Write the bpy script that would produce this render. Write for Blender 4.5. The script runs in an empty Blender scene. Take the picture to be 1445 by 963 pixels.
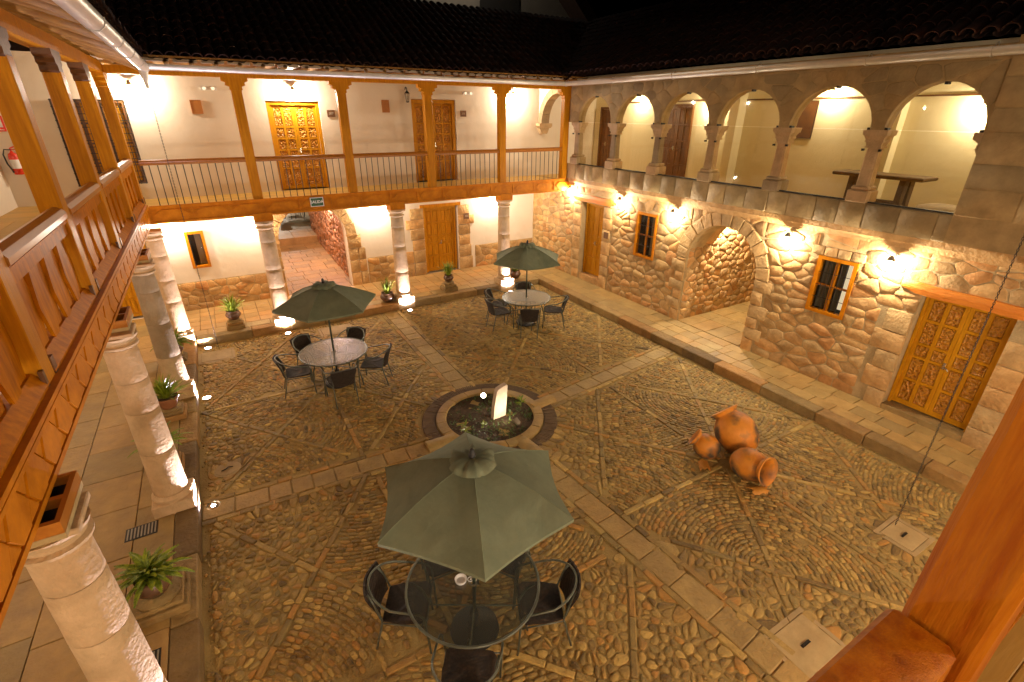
import bpy, math, random
import numpy as np
from mathutils import Vector, Matrix
S = bpy.context.scene
COL = S.collection
random.seed(7)
rnd = random.Random(11)
PI = math.pi
def U(a, b): return rnd.uniform(a, b)

# ---------------------------------------------------------------- camera, world, exposure
def view_axes(a, b, g):
    f = Vector((math.sin(a)*math.cos(b), math.cos(a)*math.cos(b), -math.sin(b)))
    r = Vector((math.cos(a), -math.sin(a), 0)); u = r.cross(f)
    r2 = math.cos(g)*r + math.sin(g)*u; u2 = -math.sin(g)*r + math.cos(g)*u
    return r2, u2, f
cam = bpy.data.cameras.new("camera"); cam.sensor_width = 36.0; cam.lens = 690.6/1445*36
cam.clip_start = 0.02; cam.clip_end = 500
camo = bpy.data.objects.new("camera", cam); COL.objects.link(camo)
r_, u_, f_ = view_axes(math.radians(30.665), math.radians(24.834), math.radians(0.358))
camo.matrix_world = Matrix(((r_.x, u_.x, -f_.x, 0), (r_.y, u_.y, -f_.y, 0), (r_.z, u_.z, -f_.z, 5.0), (0, 0, 0, 1)))
S.camera = camo
w = bpy.data.worlds.new("World"); S.world = w; w.use_nodes = True
wn = w.node_tree; bg = wn.nodes["Background"]
sky = wn.nodes.new("ShaderNodeTexSky"); sky.sky_type = 'NISHITA'; sky.sun_disc = False
sky.sun_elevation = math.radians(-9); sky.sun_rotation = math.radians(200)
wn.links.new(sky.outputs[0], bg.inputs[0]); bg.inputs[1].default_value = 0.05
S.view_settings.view_transform = 'Standard'; S.view_settings.look = 'None'
S.view_settings.exposure = 0.0; S.view_settings.gamma = 1.0
S.cycles.use_denoising = True
try: S.cycles.denoiser = 'OPENIMAGEDENOISE'
except Exception: pass
S.cycles.sample_clamp_indirect = 4.0
S.cycles.max_bounces = 8; S.cycles.diffuse_bounces = 3; S.cycles.transparent_max_bounces = 10
WARM = (1.0, 0.87, 0.70)
COOL = (0.90, 0.82, 1.0)
P_UP = 168.0; P_LOW = 148.0; P_SPOT = 320.0

# ---------------------------------------------------------------- materials
MATS = {}
def mat(name, c1, c2=None, scale=4.0, rough=0.8, bump=0.0, bscale=None, tint=None, coords='pos', stretch=(1, 1, 1),
        metal=0.0, emit=None, estr=0.0, detail=6.0, spec=0.5, dirt=None, rvar=0.0, kind='noise', coat=0.0, bdist=0.02):
    if not emit and 'plaster' not in name and 'white' not in name:      # measured by eye under the lamp colour WARM
        kk = lambda c: (c[0], c[1]*.955, c[2]*.83)
        c1 = kk(c1); c2 = kk(c2) if c2 else None
        if dirt: dirt = (kk(dirt[0]),)+tuple(dirt[1:])
    m = bpy.data.materials.new(name); m.use_nodes = True
    nt = m.node_tree; N = nt.nodes; L = nt.links
    b = N["Principled BSDF"]
    b.inputs["Roughness"].default_value = rough; b.inputs["Metallic"].default_value = metal
    b.inputs["Specular IOR Level"].default_value = spec
    if coat: b.inputs["Coat Weight"].default_value = coat; b.inputs["Coat Roughness"].default_value = 0.15
    if coords == 'pos':
        g = N.new("ShaderNodeNewGeometry"); src = g.outputs["Position"]
    else:
        g = N.new("ShaderNodeTexCoord"); src = g.outputs["Object"]
    mp = N.new("ShaderNodeMapping"); mp.inputs["Scale"].default_value = stretch; L.new(src, mp.inputs["Vector"])
    src = mp.outputs[0]
    nz = N.new("ShaderNodeTexNoise"); nz.inputs["Scale"].default_value = scale; nz.inputs["Detail"].default_value = detail
    nz.inputs["Roughness"].default_value = 0.62
    L.new(src, nz.inputs["Vector"])
    cr = N.new("ShaderNodeValToRGB"); L.new(nz.outputs[0], cr.inputs[0])
    cr.color_ramp.elements[0].position = 0.32; cr.color_ramp.elements[1].position = 0.68
    c2 = c2 or c1
    cr.color_ramp.elements[0].color = (*c1, 1); cr.color_ramp.elements[1].color = (*c2, 1)
    colo = cr.outputs[0]
    if tint:
        at = N.new("ShaderNodeAttribute"); at.attribute_name = "tint"
        tr = N.new("ShaderNodeValToRGB"); L.new(at.outputs["Fac"], tr.inputs[0])
        el = tr.color_ramp.elements
        while len(el) < len(tint): el.new(0.5)
        for i, c in enumerate(tint):
            el[i].position = i/(len(tint)-1); el[i].color = (*c, 1)
        mx = N.new("ShaderNodeMix"); mx.data_type = 'RGBA'; mx.blend_type = 'MULTIPLY'; mx.inputs[0].default_value = 1.0
        L.new(colo, mx.inputs[6]); L.new(tr.outputs[0], mx.inputs[7]); colo = mx.outputs[2]
    if dirt:
        n2 = N.new("ShaderNodeTexNoise"); n2.inputs["Scale"].default_value = dirt[1]; n2.inputs["Detail"].default_value = 5
        L.new(src, n2.inputs["Vector"])
        r2 = N.new("ShaderNodeValToRGB"); r2.color_ramp.elements[0].position = dirt[2]; r2.color_ramp.elements[1].position = dirt[2]+0.16
        L.new(n2.outputs[0], r2.inputs[0])
        mx = N.new("ShaderNodeMix"); mx.data_type = 'RGBA'; L.new(r2.outputs[0], mx.inputs[0])
        L.new(colo, mx.inputs[6]); mx.inputs[7].default_value = (*dirt[0], 1); colo = mx.outputs[2]
    L.new(colo, b.inputs["Base Color"])
    if rvar:
        ma = N.new("ShaderNodeMapRange"); ma.inputs[3].default_value = max(0.02, rough-rvar); ma.inputs[4].default_value = min(1, rough+rvar)
        L.new(nz.outputs[0], ma.inputs[0]); L.new(ma.outputs[0], b.inputs["Roughness"])
    if bump:
        if kind == 'carve':
            t = N.new("ShaderNodeTexVoronoi"); t.feature = 'SMOOTH_F1'; t.inputs["Scale"].default_value = bscale
            t2 = N.new("ShaderNodeTexWave"); t2.wave_type = 'RINGS'; t2.inputs["Scale"].default_value = bscale*0.35
            t2.inputs["Distortion"].default_value = 6.0; t2.inputs["Detail Scale"].default_value = 2.0
            L.new(src, t.inputs["Vector"]); L.new(src, t2.inputs["Vector"])
            ad = N.new("ShaderNodeMath"); ad.operation = 'ADD'; L.new(t.outputs[0], ad.inputs[0]); L.new(t2.outputs["Fac"], ad.inputs[1])
            ad = N.new("ShaderNodeMath"); ad.operation = 'MULTIPLY'; L.new(t.outputs[0], ad.inputs[0]); ad.inputs[1].default_value = 1.35
            bo = ad.outputs[0]
            dk = N.new("ShaderNodeValToRGB"); dk.color_ramp.elements[0].color = (0.72, 0.66, 0.6, 1); dk.color_ramp.elements[1].color = (1, 1, 1, 1)  # shade of the carved hollows, multiplied into the wood colour
            dk.color_ramp.elements[0].position = 0.15; dk.color_ramp.elements[1].position = 0.6
            L.new(bo, dk.inputs[0])
            mx = N.new("ShaderNodeMix"); mx.data_type = 'RGBA'; mx.blend_type = 'MULTIPLY'; mx.inputs[0].default_value = 1
            L.new(colo, mx.inputs[6]); L.new(dk.outputs[0], mx.inputs[7]); L.new(mx.outputs[2], b.inputs["Base Color"])
        elif kind == 'weave':
            t = N.new("ShaderNodeTexWave"); t.inputs["Scale"].default_value = bscale; t.bands_direction = 'X'
            t2 = N.new("ShaderNodeTexWave"); t2.inputs["Scale"].default_value = bscale; t2.bands_direction = 'Z'
            L.new(src, t.inputs["Vector"]); L.new(src, t2.inputs["Vector"])
            ad = N.new("ShaderNodeMath"); ad.operation = 'MAXIMUM'; L.new(t.outputs["Fac"], ad.inputs[0]); L.new(t2.outputs["Fac"], ad.inputs[1])
            bo = ad.outputs[0]
        else:
            t = N.new("ShaderNodeTexNoise"); t.inputs["Scale"].default_value = bscale or scale*4; t.inputs["Detail"].default_value = 8
            L.new(src, t.inputs["Vector"]); bo = t.outputs[0]
        bp = N.new("ShaderNodeBump"); bp.inputs["Strength"].default_value = bump; bp.inputs["Distance"].default_value = bdist
        L.new(bo, bp.inputs["Height"]); L.new(bp.outputs[0], b.inputs["Normal"])
    if emit:
        b.inputs["Emission Color"].default_value = (*emit, 1); b.inputs["Emission Strength"].default_value = estr
    MATS[name] = m
    return m
GREYS = [(0.38, 0.34, 0.28), (0.70, 0.65, 0.55), (1.0, 0.96, 0.86), (0.60, 0.62, 0.62), (1.12, 0.82, 0.52), (0.82, 0.75, 0.62), (1.35, 1.3, 1.15), (0.48, 0.45, 0.42)]
mat('cobble', (0.31, 0.222, 0.072), (0.50, 0.365, 0.125), 9, 0.68, 0.6, 45, tint=GREYS, rvar=0.15)
mat('cobble_mortar', (0.26, 0.18, 0.058), (0.45, 0.325, 0.11), 1.3, 0.85, 0.8, 45, dirt=((0.17, 0.105, 0.035), 0.9, 0.58))
mat('band_stone', (0.32, 0.225, 0.08), (0.47, 0.345, 0.135), 4, 0.65, 0.8, 22, tint=[(0.8, 0.76, 0.68), (1, 0.97, 0.9), (0.9, 0.86, 0.8), (1.05, 0.95, 0.82), (0.85, 0.82, 0.76)], rvar=0.12)
mat('paving', (0.32, 0.22, 0.08), (0.46, 0.335, 0.135), 3.5, 0.55, 0.6, 18, tint=[(0.75, 0.72, 0.7), (1, 0.95, 0.88), (1.05, 0.9, 0.75), (0.88, 0.86, 0.82)], rvar=0.14, dirt=((0.19, 0.12, 0.045), 0.8, 0.66))
mat('paving_bed', (0.13, 0.095, 0.055), (0.2, 0.15, 0.09), 5, 0.9, 0.4, 40)
mat('terracotta_tile', (0.38, 0.23, 0.085), (0.48, 0.31, 0.13), 4, 0.45, 0.2, 30, tint=[(0.8, 0.78, 0.75), (1, 1, 1), (1.1, 0.95, 0.8)], rvar=0.12)
mat('curb', (0.27, 0.18, 0.068), (0.44, 0.31, 0.13), 3, 0.75, 1.0, 16, bdist=0.03, tint=GREYS[:6])
mat('rubble', (0.40, 0.27, 0.12), (0.68, 0.50, 0.26), 5, 0.85, 0.7, 26, bdist=0.02, dirt=((0.46, 0.24, 0.07), 4.5, 0.66), tint=[(0.62, 0.52, 0.44), (0.95, 0.88, 0.8), (1.12, 0.86, 0.62), (0.78, 0.70, 0.66), (1.15, 1.05, 0.92), (0.95, 0.66, 0.46), (0.7, 0.62, 0.52), (1, 0.9, 0.76)])
mat('rubble_red', (0.40, 0.26, 0.16), (0.54, 0.38, 0.25), 7, 0.8, 0.8, 30, tint=[(0.5, 0.42, 0.38), (1.0, 0.9, 0.8), (1.15, 0.86, 0.62), (0.8, 0.7, 0.6), (1.15, 1.0, 0.85)])
mat('wall_mortar', (0.37, 0.27, 0.14), (0.54, 0.41, 0.23), 3, 0.9, 0.7, 35)
mat('ashlar', (0.42, 0.285, 0.13), (0.64, 0.465, 0.235), 4, 0.8, 0.9, 18, bdist=0.03, dirt=((0.48, 0.25, 0.08), 3.5, 0.64), tint=[(0.85, 0.78, 0.72), (1, 0.92, 0.84), (1.12, 0.92, 0.74), (0.9, 0.86, 0.82)])
mat('ashlar_grey', (0.34, 0.26, 0.135), (0.52, 0.405, 0.225), 3.5, 0.75, 0.6, 22, tint=[(0.7, 0.68, 0.66), (1, 0.95, 0.9), (1.1, 0.98, 0.82), (0.85, 0.83, 0.8)])
mat('column_stone', (0.50, 0.38, 0.235), (0.66, 0.52, 0.345), 5, 0.8, 0.55, 30, tint=[(0.55, 0.54, 0.54), (1, 0.95, 0.9), (1.05, 0.9, 0.8)], bdist=0.03)
mat('dark_stone', (0.10, 0.06, 0.022), (0.16, 0.10, 0.042), 6, 0.7, 0.7, 25)
mat('plaster', (0.77, 0.665, 0.51), (0.84, 0.74, 0.585), 0.9, 0.9, 0.28, 7, dirt=((0.68, 0.54, 0.38), 0.8, 0.58))
mat('plaster_yellow', (0.76, 0.66, 0.42), (0.83, 0.74, 0.50), 0.8, 0.9, 0.3, 9)
mat('plaster_grey', (0.17, 0.15, 0.12), (0.22, 0.19, 0.15), 1.2, 0.9, 0.3, 9)
mat('wood', (0.42, 0.135, 0.003), (0.60, 0.22, 0.008), 6, 0.45, 0.06, 30, stretch=(1, 1, 1), dirt=((0.26, 0.09, 0.012), 3.0, 0.66), rvar=0.08, spec=0.1)
mat('wood_post', (0.48, 0.18, 0.004), (0.64, 0.27, 0.008), 5, 0.42, 0.15, 40, stretch=(6, 6, 0.5), rvar=0.08, spec=0.12)
mat('wood_rail', (0.36, 0.13, 0.018), (0.46, 0.18, 0.028), 5, 0.3, 0, 40, stretch=(4, 0.5, 4), rvar=0.03, spec=0.3)
mat('wood_near', (0.40, 0.095, 0.004), (0.66, 0.24, 0.012), 2.2, 0.5, 0.2, 20, stretch=(14, 14, 1.2), rvar=0.08, spec=0.15, dirt=((0.20, 0.04, 0.005), 1.1, 0.60))
mat('wood_slat', (0.38, 0.12, 0.002), (0.62, 0.22, 0.004), 5, 0.45, 0, 40, stretch=(3, 3, 0.5), rvar=0.03, spec=0.06)
mat('wood_dark', (0.10, 0.04, 0.012), (0.17, 0.07, 0.02), 6, 0.4, 0.2, 30)
mat('wood_ceiling', (0.26, 0.12, 0.016), (0.46, 0.235, 0.035), 6, 0.6, 0.3, 25, stretch=(0.6, 3, 3))
mat('wood_floor', (0.48, 0.27, 0.055), (0.60, 0.37, 0.09), 3, 0.4, 0.15, 20, stretch=(0.4, 4, 1), tint=[(0.85, 0.82, 0.8), (1, 1, 1), (1.1, 1.05, 0.95)])
mat('door_wood', (0.47, 0.205, 0.006), (0.61, 0.285, 0.012), 6, 0.45, 0.1, 30, stretch=(3, 3, 0.6), rvar=0.08, spec=0.15)
mat('door_carved', (0.42, 0.175, 0.008), (0.54, 0.24, 0.015), 8, 0.5, 1.0, 26, kind='carve', bdist=0.03)
mat('lintel_orange', (0.60, 0.18, 0.018), (0.78, 0.28, 0.035), 5, 0.5, 0.6, 18, stretch=(1, 0.5, 3))
mat('roof_tile', (0.035, 0.012, 0.006), (0.06, 0.02, 0.010), 7, 0.85, 0.4, 30, tint=[(0.5, 0.5, 0.5), (1, 1, 1), (1.3, 1.15, 1.0)])
mat('roof_pan', (0.035, 0.018, 0.012), (0.06, 0.03, 0.02), 7, 0.9)
mat('gutter_metal', (0.58, 0.57, 0.55), (0.70, 0.69, 0.67), 4, 0.38, 0.05, 20, metal=0.55, rvar=0.12)
mat('black_iron', (0.02, 0.018, 0.016), (0.04, 0.035, 0.03), 8, 0.45, 0.1, 30, metal=0.4)
mat('rail_iron', (0.035, 0.035, 0.03), (0.05, 0.05, 0.04), 8, 0.4)
mat('chair_frame', (0.10, 0.12, 0.10), (0.15, 0.17, 0.145), 12, 0.35, metal=0.35, coords='obj')
mat('rattan', (0.016, 0.011, 0.008), (0.06, 0.038, 0.024), 30, 0.72, 1.0, 26, kind='weave', coords='obj', bdist=0.02)
mat('canopy', (0.15, 0.18, 0.12), (0.20, 0.23, 0.155), 5, 0.9, 0.8, 7, coords='obj', tint=[(0.9, 0.9, 0.9), (1.12, 1.12, 1.1)])
mat('umbrella_pole', (0.03, 0.045, 0.03), (0.045, 0.06, 0.04), 8, 0.4, metal=0.3, coords='obj')
mat('black_plastic', (0.015, 0.015, 0.015), None, 8, 0.5, coords='obj')
mat('clay', (0.66, 0.235, 0.018), (0.80, 0.33, 0.035), 5, 0.6, 0.25, 25, coords='obj', dirt=((0.09, 0.07, 0.05), 2.6, 0.46))
mat('clay_plain', (0.56, 0.24, 0.03), (0.66, 0.32, 0.05), 8, 0.65, 0.3, 25, coords='obj')
mat('pot_dark', (0.09, 0.045, 0.025), (0.16, 0.085, 0.045), 9, 0.3, 0.2, 20, coords='obj')
mat('pot_brown', (0.30, 0.12, 0.055), (0.38, 0.17, 0.08), 9, 0.5, 0.2, 20, coords='obj')
mat('soil', (0.035, 0.02, 0.01), (0.10, 0.06, 0.03), 22, 0.95, 1.0, 60, bdist=0.04)
mat('leaf', (0.16, 0.24, 0.02), (0.32, 0.40, 0.04), 9, 0.5, coords='obj', tint=[(0.6, 0.7, 0.6), (1, 1, 0.8), (1.3, 1.2, 0.7)])
mat('leaf_dark', (0.035, 0.07, 0.012), (0.08, 0.13, 0.02), 9, 0.5, coords='obj', tint=[(0.6, 0.7, 0.6), (1, 1, 0.8), (1.4, 1.3, 0.8)])
mat('white_stone', (0.60, 0.46, 0.32), (0.74, 0.60, 0.44), 6, 0.7, 0.4, 20)
mat('concrete', (0.38, 0.28, 0.13), (0.50, 0.38, 0.19), 5, 0.75, 0.3, 30, dirt=((0.36, 0.25, 0.11), 2.5, 0.6))
mat('concrete_grey', (0.34, 0.25, 0.12), (0.44, 0.33, 0.17), 5, 0.75, 0.3, 30)
mat('red_paint', (0.62, 0.03, 0.015), (0.68, 0.05, 0.02), 5, 0.25)
mat('red_sign', (0.75, 0.04, 0.02), None, 5, 0.5)
mat('white_paint', (0.82, 0.80, 0.76), None, 5, 0.5)
mat('green_sign', (0.01, 0.09, 0.035), None, 5, 0.4)
mat('brown_plaque', (0.14, 0.065, 0.025), (0.2, 0.095, 0.04), 20, 0.5)
mat('orange_plaque', (0.42, 0.17, 0.035), (0.5, 0.22, 0.05), 12, 0.5)
mat('curtain', (0.42, 0.34, 0.27), (0.5, 0.41, 0.33), 5, 0.9)
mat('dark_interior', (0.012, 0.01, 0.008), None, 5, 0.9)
mat('lamp_metal', (0.30, 0.27, 0.22), (0.36, 0.33, 0.28), 8, 0.5, metal=0.4, coords='obj')
mat('bulb', (1, 0.9, 0.75), None, 5, 0.5, emit=(1.0, 0.80, 0.52), estr=45)
mat('bulb_cool', (1, 0.95, 0.95), None, 5, 0.5, emit=(0.95, 0.9, 1.0), estr=60)
mat('pale_glow', (0.8, 0.75, 0.66), None, 3, 0.9, emit=(1.0, 0.80, 0.55), estr=0.9)  # glows by itself; on the blind it replaces room light
mat('brass', (0.5, 0.38, 0.2), None, 5, 0.3, metal=0.9)
mat('steel', (0.6, 0.6, 0.58), None, 5, 0.25, metal=0.9)

def thin_glass(name, col, refl, rough, bump=0.0, haze=0.0):
    m = bpy.data.materials.new(name); m.use_nodes = True; nt = m.node_tree; N = nt.nodes; L = nt.links
    for n in list(N):
        if n.type != 'OUTPUT_MATERIAL': N.remove(n)
    out = [n for n in N if n.type == 'OUTPUT_MATERIAL'][0]
    tr = N.new("ShaderNodeBsdfTransparent"); tr.inputs[0].default_value = (*col, 1)
    gl = N.new("ShaderNodeBsdfGlossy"); gl.inputs[0].default_value = (0.95, 0.95, 0.95, 1); gl.inputs[1].default_value = rough
    fr = N.new("ShaderNodeFresnel"); fr.inputs[0].default_value = refl
    mx = N.new("ShaderNodeMixShader"); L.new(fr.outputs[0], mx.inputs[0]); L.new(tr.outputs[0], mx.inputs[1]); L.new(gl.outputs[0], mx.inputs[2])
    ge = N.new("ShaderNodeNewGeometry"); iv = N.new("ShaderNodeMath"); iv.operation = 'SUBTRACT'; iv.inputs[0].default_value = 1; L.new(ge.outputs["Backfacing"], iv.inputs[1])
    mu = N.new("ShaderNodeMath"); mu.operation = 'MULTIPLY'; L.new(fr.outputs[0], mu.inputs[0]); L.new(iv.outputs[0], mu.inputs[1]); L.new(mu.outputs[0], mx.inputs[0])
    res = mx.outputs[0]
    if bump:
        tc = N.new("ShaderNodeTexCoord"); nz = N.new("ShaderNodeTexNoise"); nz.inputs["Scale"].default_value = 55; nz.inputs["Detail"].default_value = 3
        L.new(tc.outputs["Object"], nz.inputs["Vector"]); bp = N.new("ShaderNodeBump"); bp.inputs["Strength"].default_value = bump; bp.inputs["Distance"].default_value = 0.01
        L.new(nz.outputs[0], bp.inputs["Height"]); L.new(bp.outputs[0], gl.inputs["Normal"]); L.new(bp.outputs[0], fr.inputs["Normal"])
    if haze:
        df = N.new("ShaderNodeBsdfDiffuse"); df.inputs[0].default_value = (0.62, 0.62, 0.56, 1)
        m2 = N.new("ShaderNodeMixShader"); lw = N.new("ShaderNodeLayerWeight"); lw.inputs[0].default_value = 0.5
        pw = N.new("ShaderNodeMath"); pw.operation = 'POWER'; pw.inputs[1].default_value = 2.4; L.new(lw.outputs["Facing"], pw.inputs[0])
        ml = N.new("ShaderNodeMath"); ml.operation = 'MULTIPLY_ADD'; ml.inputs[1].default_value = haze*12; ml.inputs[2].default_value = haze*.5; ml.use_clamp = True; L.new(pw.outputs[0], ml.inputs[0]); L.new(ml.outputs[0], m2.inputs[0]); L.new(res, m2.inputs[1]); L.new(df.outputs[0], m2.inputs[2]); res = m2.outputs[0]
    L.new(res, out.inputs[0]); MATS[name] = m
thin_glass('arcade_glass', (0.93, 0.90, 0.80), 1.5, 0.02)
thin_glass('window_glass', (0.9, 0.9, 0.85), 1.5, 0.03)
thin_glass('table_glass', (0.66, 0.69, 0.62), 1.6, 0.24, 0.3, 0.055)
thin_glass('clear_glass', (0.9, 0.9, 0.88), 1.8, 0.05, 0, 0.03)

# ---------------------------------------------------------------- geometry helpers
WL = {}
def wloc(o): return WL.get(o.name, Vector((0, 0, 0))) if o else Vector((0, 0, 0))
def new_obj(name, data, parent=None, loc=(0, 0, 0)):
    o = bpy.data.objects.new(name, data); COL.objects.link(o)
    loc = Vector(loc); WL[o.name] = loc
    if parent: o.parent = parent; o.location = loc - wloc(parent)
    else: o.location = loc
    return o
def tag(o, label=None, cat=None, group=None, kind=None):
    if label: o["label"] = label
    if cat: o["category"] = cat
    if group: o["group"] = group
    if kind: o["kind"] = kind
    return o
def thing(name, label, cat, loc=(0, 0, 0), group=None, kind=None):
    return tag(new_obj(name, None, None, loc), label, cat, group, kind)
class MB:
    def __init__(s): s.v = []; s.f = []; s.m = []; s.t = []
    def add(s, vs, fs, m=0, t=None):
        o = len(s.v); s.v.extend([tuple(v) for v in vs])
        for f in fs: s.f.append(tuple(i+o for i in f))
        s.m.extend([m]*len(fs)); s.t.extend([0.5 if t is None else t]*len(fs))
        return s
    def box(s, x0, x1, y0, y1, z0, z1, m=0, t=None, M=None, j=0.0):
        if x0 > x1: x0, x1 = x1, x0
        if y0 > y1: y0, y1 = y1, y0
        vs = [(x0, y0, z0), (x1, y0, z0), (x1, y1, z0), (x0, y1, z0), (x0, y0, z1), (x1, y0, z1), (x1, y1, z1), (x0, y1, z1)]
        if j: vs = [(a+U(-j, j), b+U(-j, j), c+U(-j, j)) for a, b, c in vs]
        if M: vs = [M @ Vector(v) for v in vs]
        return s.add(vs, [(0, 3, 2, 1), (4, 5, 6, 7), (0, 1, 5, 4), (1, 2, 6, 5), (2, 3, 7, 6), (3, 0, 4, 7)], m, t)
    def bbox(s, x0, x1, y0, y1, z0, z1, b=0.01, m=0, t=None, M=None, top=1):
        """box with bevelled edges: three rings + end caps along z"""
        vs = []; 
        def ring(z, i): return [(x0+i, y0, z), (x1-i, y0, z), (x1, y0+i, z), (x1, y1-i, z), (x1-i, y1, z), (x0+i, y1, z), (x0, y1-i, z), (x0, y0+i, z)]
        def ringi(z, i, k): return [(x0+i+k*.6, y0+k, z), (x1-i-k*.6, y0+k, z), (x1-k, y0+i+k*.6, z), (x1-k, y1-i-k*.6, z), (x1-i-k*.6, y1-k, z), (x0+i+k*.6, y1-k, z), (x0+k, y1-i-k*.6, z), (x0+k, y0+i+k*.6, z)]
        vs = ringi(z0, b*.7, b) + ring(z0+b, b*.7) + ring(z1-b, b*.7) + ringi(z1, b*.7, b)
        if M: vs = [M @ Vector(v) for v in vs]
        fs = [tuple(range(7, -1, -1)), tuple(range(24, 32))]
        for r in range(3):
            for i in range(8):
                fs.append((r*8+i, r*8+(i+1) % 8, (r+1)*8+(i+1) % 8, (r+1)*8+i))
        return s.add(vs, fs, m, t)
    def tube(s, pts, rad, n=6, m=0, t=None, caps=True, closed=False):
        pts = [Vector(p) for p in pts]; k = len(pts)
        if not hasattr(rad, '__len__'): rad = [rad]*k
        vs = []; up = None
        for i in range(k):
            if closed: d = pts[(i+1) % k]-pts[i-1]
            else: d = pts[min(i+1, k-1)]-pts[max(i-1, 0)]
            d.normalize()
            if up is None:
                up = Vector((0, 0, 1)) if abs(d.z) < 0.9 else Vector((1, 0, 0))
            a = d.cross(up); 
            if a.length < 1e-5: a = d.cross(Vector((0, 1, 0)))
            a.normalize(); up = a.cross(d); b2 = up
            for j in range(n):
                th = 2*PI*j/n
                vs.append(pts[i]+rad[i]*(math.cos(th)*a+math.sin(th)*b2))
        fs = []
        for i in range(k if closed else k-1):
            for j in range(n):
                i2 = (i+1) % k
                fs.append((i*n+j, i*n+(j+1) % n, i2*n+(j+1) % n, i2*n+j))
        if caps and not closed:
            fs.append(tuple(range(n-1, -1, -1))); fs.append(tuple(range((k-1)*n, k*n)))
        return s.add(vs, fs, m, t)
    def lathe(s, prof, n=16, m=0, t=None, M=None, caps=True, wob=0.0, a0=0.0, a1=2*PI):
        full = abs(a1-a0-2*PI) < 1e-6; nn = n if full else n+1
        vs = []
        for r, z in prof:
            for j in range(nn):
                th = a0+(a1-a0)*j/n
                rr = r*(1+(U(-wob, wob) if wob else 0))
                vs.append((rr*math.cos(th), rr*math.sin(th), z))
        if M: vs = [M @ Vector(v) for v in vs]
        fs = []
        for i in range(len(prof)-1):
            for j in range(n):
                j2 = (j+1) % nn
                fs.append((i*nn+j, i*nn+j2, (i+1)*nn+j2, (i+1)*nn+j))
        if caps and full:
            fs.append(tuple(range(nn-1, -1, -1))); fs.append(tuple(range((len(prof)-1)*nn, len(prof)*nn)))
        return s.add(vs, fs, m, t)
    def prism(s, poly, d0, d1, F, m=0, t=None):
        """poly in (u,z) extruded between depths d0,d1 using frame F(u,d,z)"""
        n = len(poly)
        vs = [F(u, d0, z) for u, z in poly]+[F(u, d1, z) for u, z in poly]
        fs = [tuple(range(n)), tuple(range(2*n-1, n-1, -1))]
        for i in range(n): fs.append((i, n+i, n+(i+1) % n, (i+1) % n))
        return s.add(vs, fs, m, t)
    def build(s, name, mats, parent=None, smooth=False, kind=None, label=None, loc=None, cat=None, group=None, fix=True):
        if not s.v: return None
        A = np.array(s.v, dtype=np.float64)
        c = Vector(loc) if loc is not None else Vector((A.min(0)+A.max(0))/2)
        me = bpy.data.meshes.new(name)
        me.from_pydata([tuple(x) for x in (A-np.array(c))], [], s.f)
        if not isinstance(mats, (list, tuple)): mats = [mats]
        for m in mats: me.materials.append(MATS[m])
        if len(mats) > 1: me.polygons.foreach_set("material_index", s.m)
        at = me.attributes.new("tint", 'FLOAT', 'FACE'); at.data.foreach_set("value", s.t)
        if smooth: me.polygons.foreach_set("use_smooth", [True]*len(s.f))
        if smooth == 'auto':
            try: me.set_sharp_from_angle(angle=math.radians(40))
            except Exception: pass
        if fix and len(s.f) < 60000:
            import bmesh
            bm = bmesh.new(); bm.from_mesh(me); bmesh.ops.recalc_face_normals(bm, faces=bm.faces); bm.to_mesh(me); bm.free()
        o = new_obj(name, me, parent, c)
        return tag(o, label, cat, group, kind)
def share(name, src, parent, loc, rotz=0.0, scale=None):
    """another object on the mesh data of src"""
    o = bpy.data.objects.new(name, src.data); COL.objects.link(o)
    loc = Vector(loc); WL[o.name] = loc
    o.parent = parent; o.location = loc-wloc(parent); o.rotation_euler = (0, 0, rotz)
    if scale: o.scale = scale
    return o
def copy_tree(o, parent=None):
    c = o.copy(); COL.objects.link(c)
    if parent: c.parent = parent
    for ch in list(o.children): copy_tree(ch, c)
    return c
# frames: (u along wall, d outwards from the wall face, z)
def FX(X, sgn=-1): return lambda u, d, z: Vector((X+sgn*d, u, z))        # wall plane x=X, u=y, outwards towards -x
def FY(Y, sgn=-1): return lambda u, d, z: Vector((u, Y+sgn*d, z))        # wall plane y=Y, u=x
def FZ(Z0=0.0): return lambda u, d, z: Vector((u, z, Z0+d))              # ground: u=x, z=y, d=height

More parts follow.
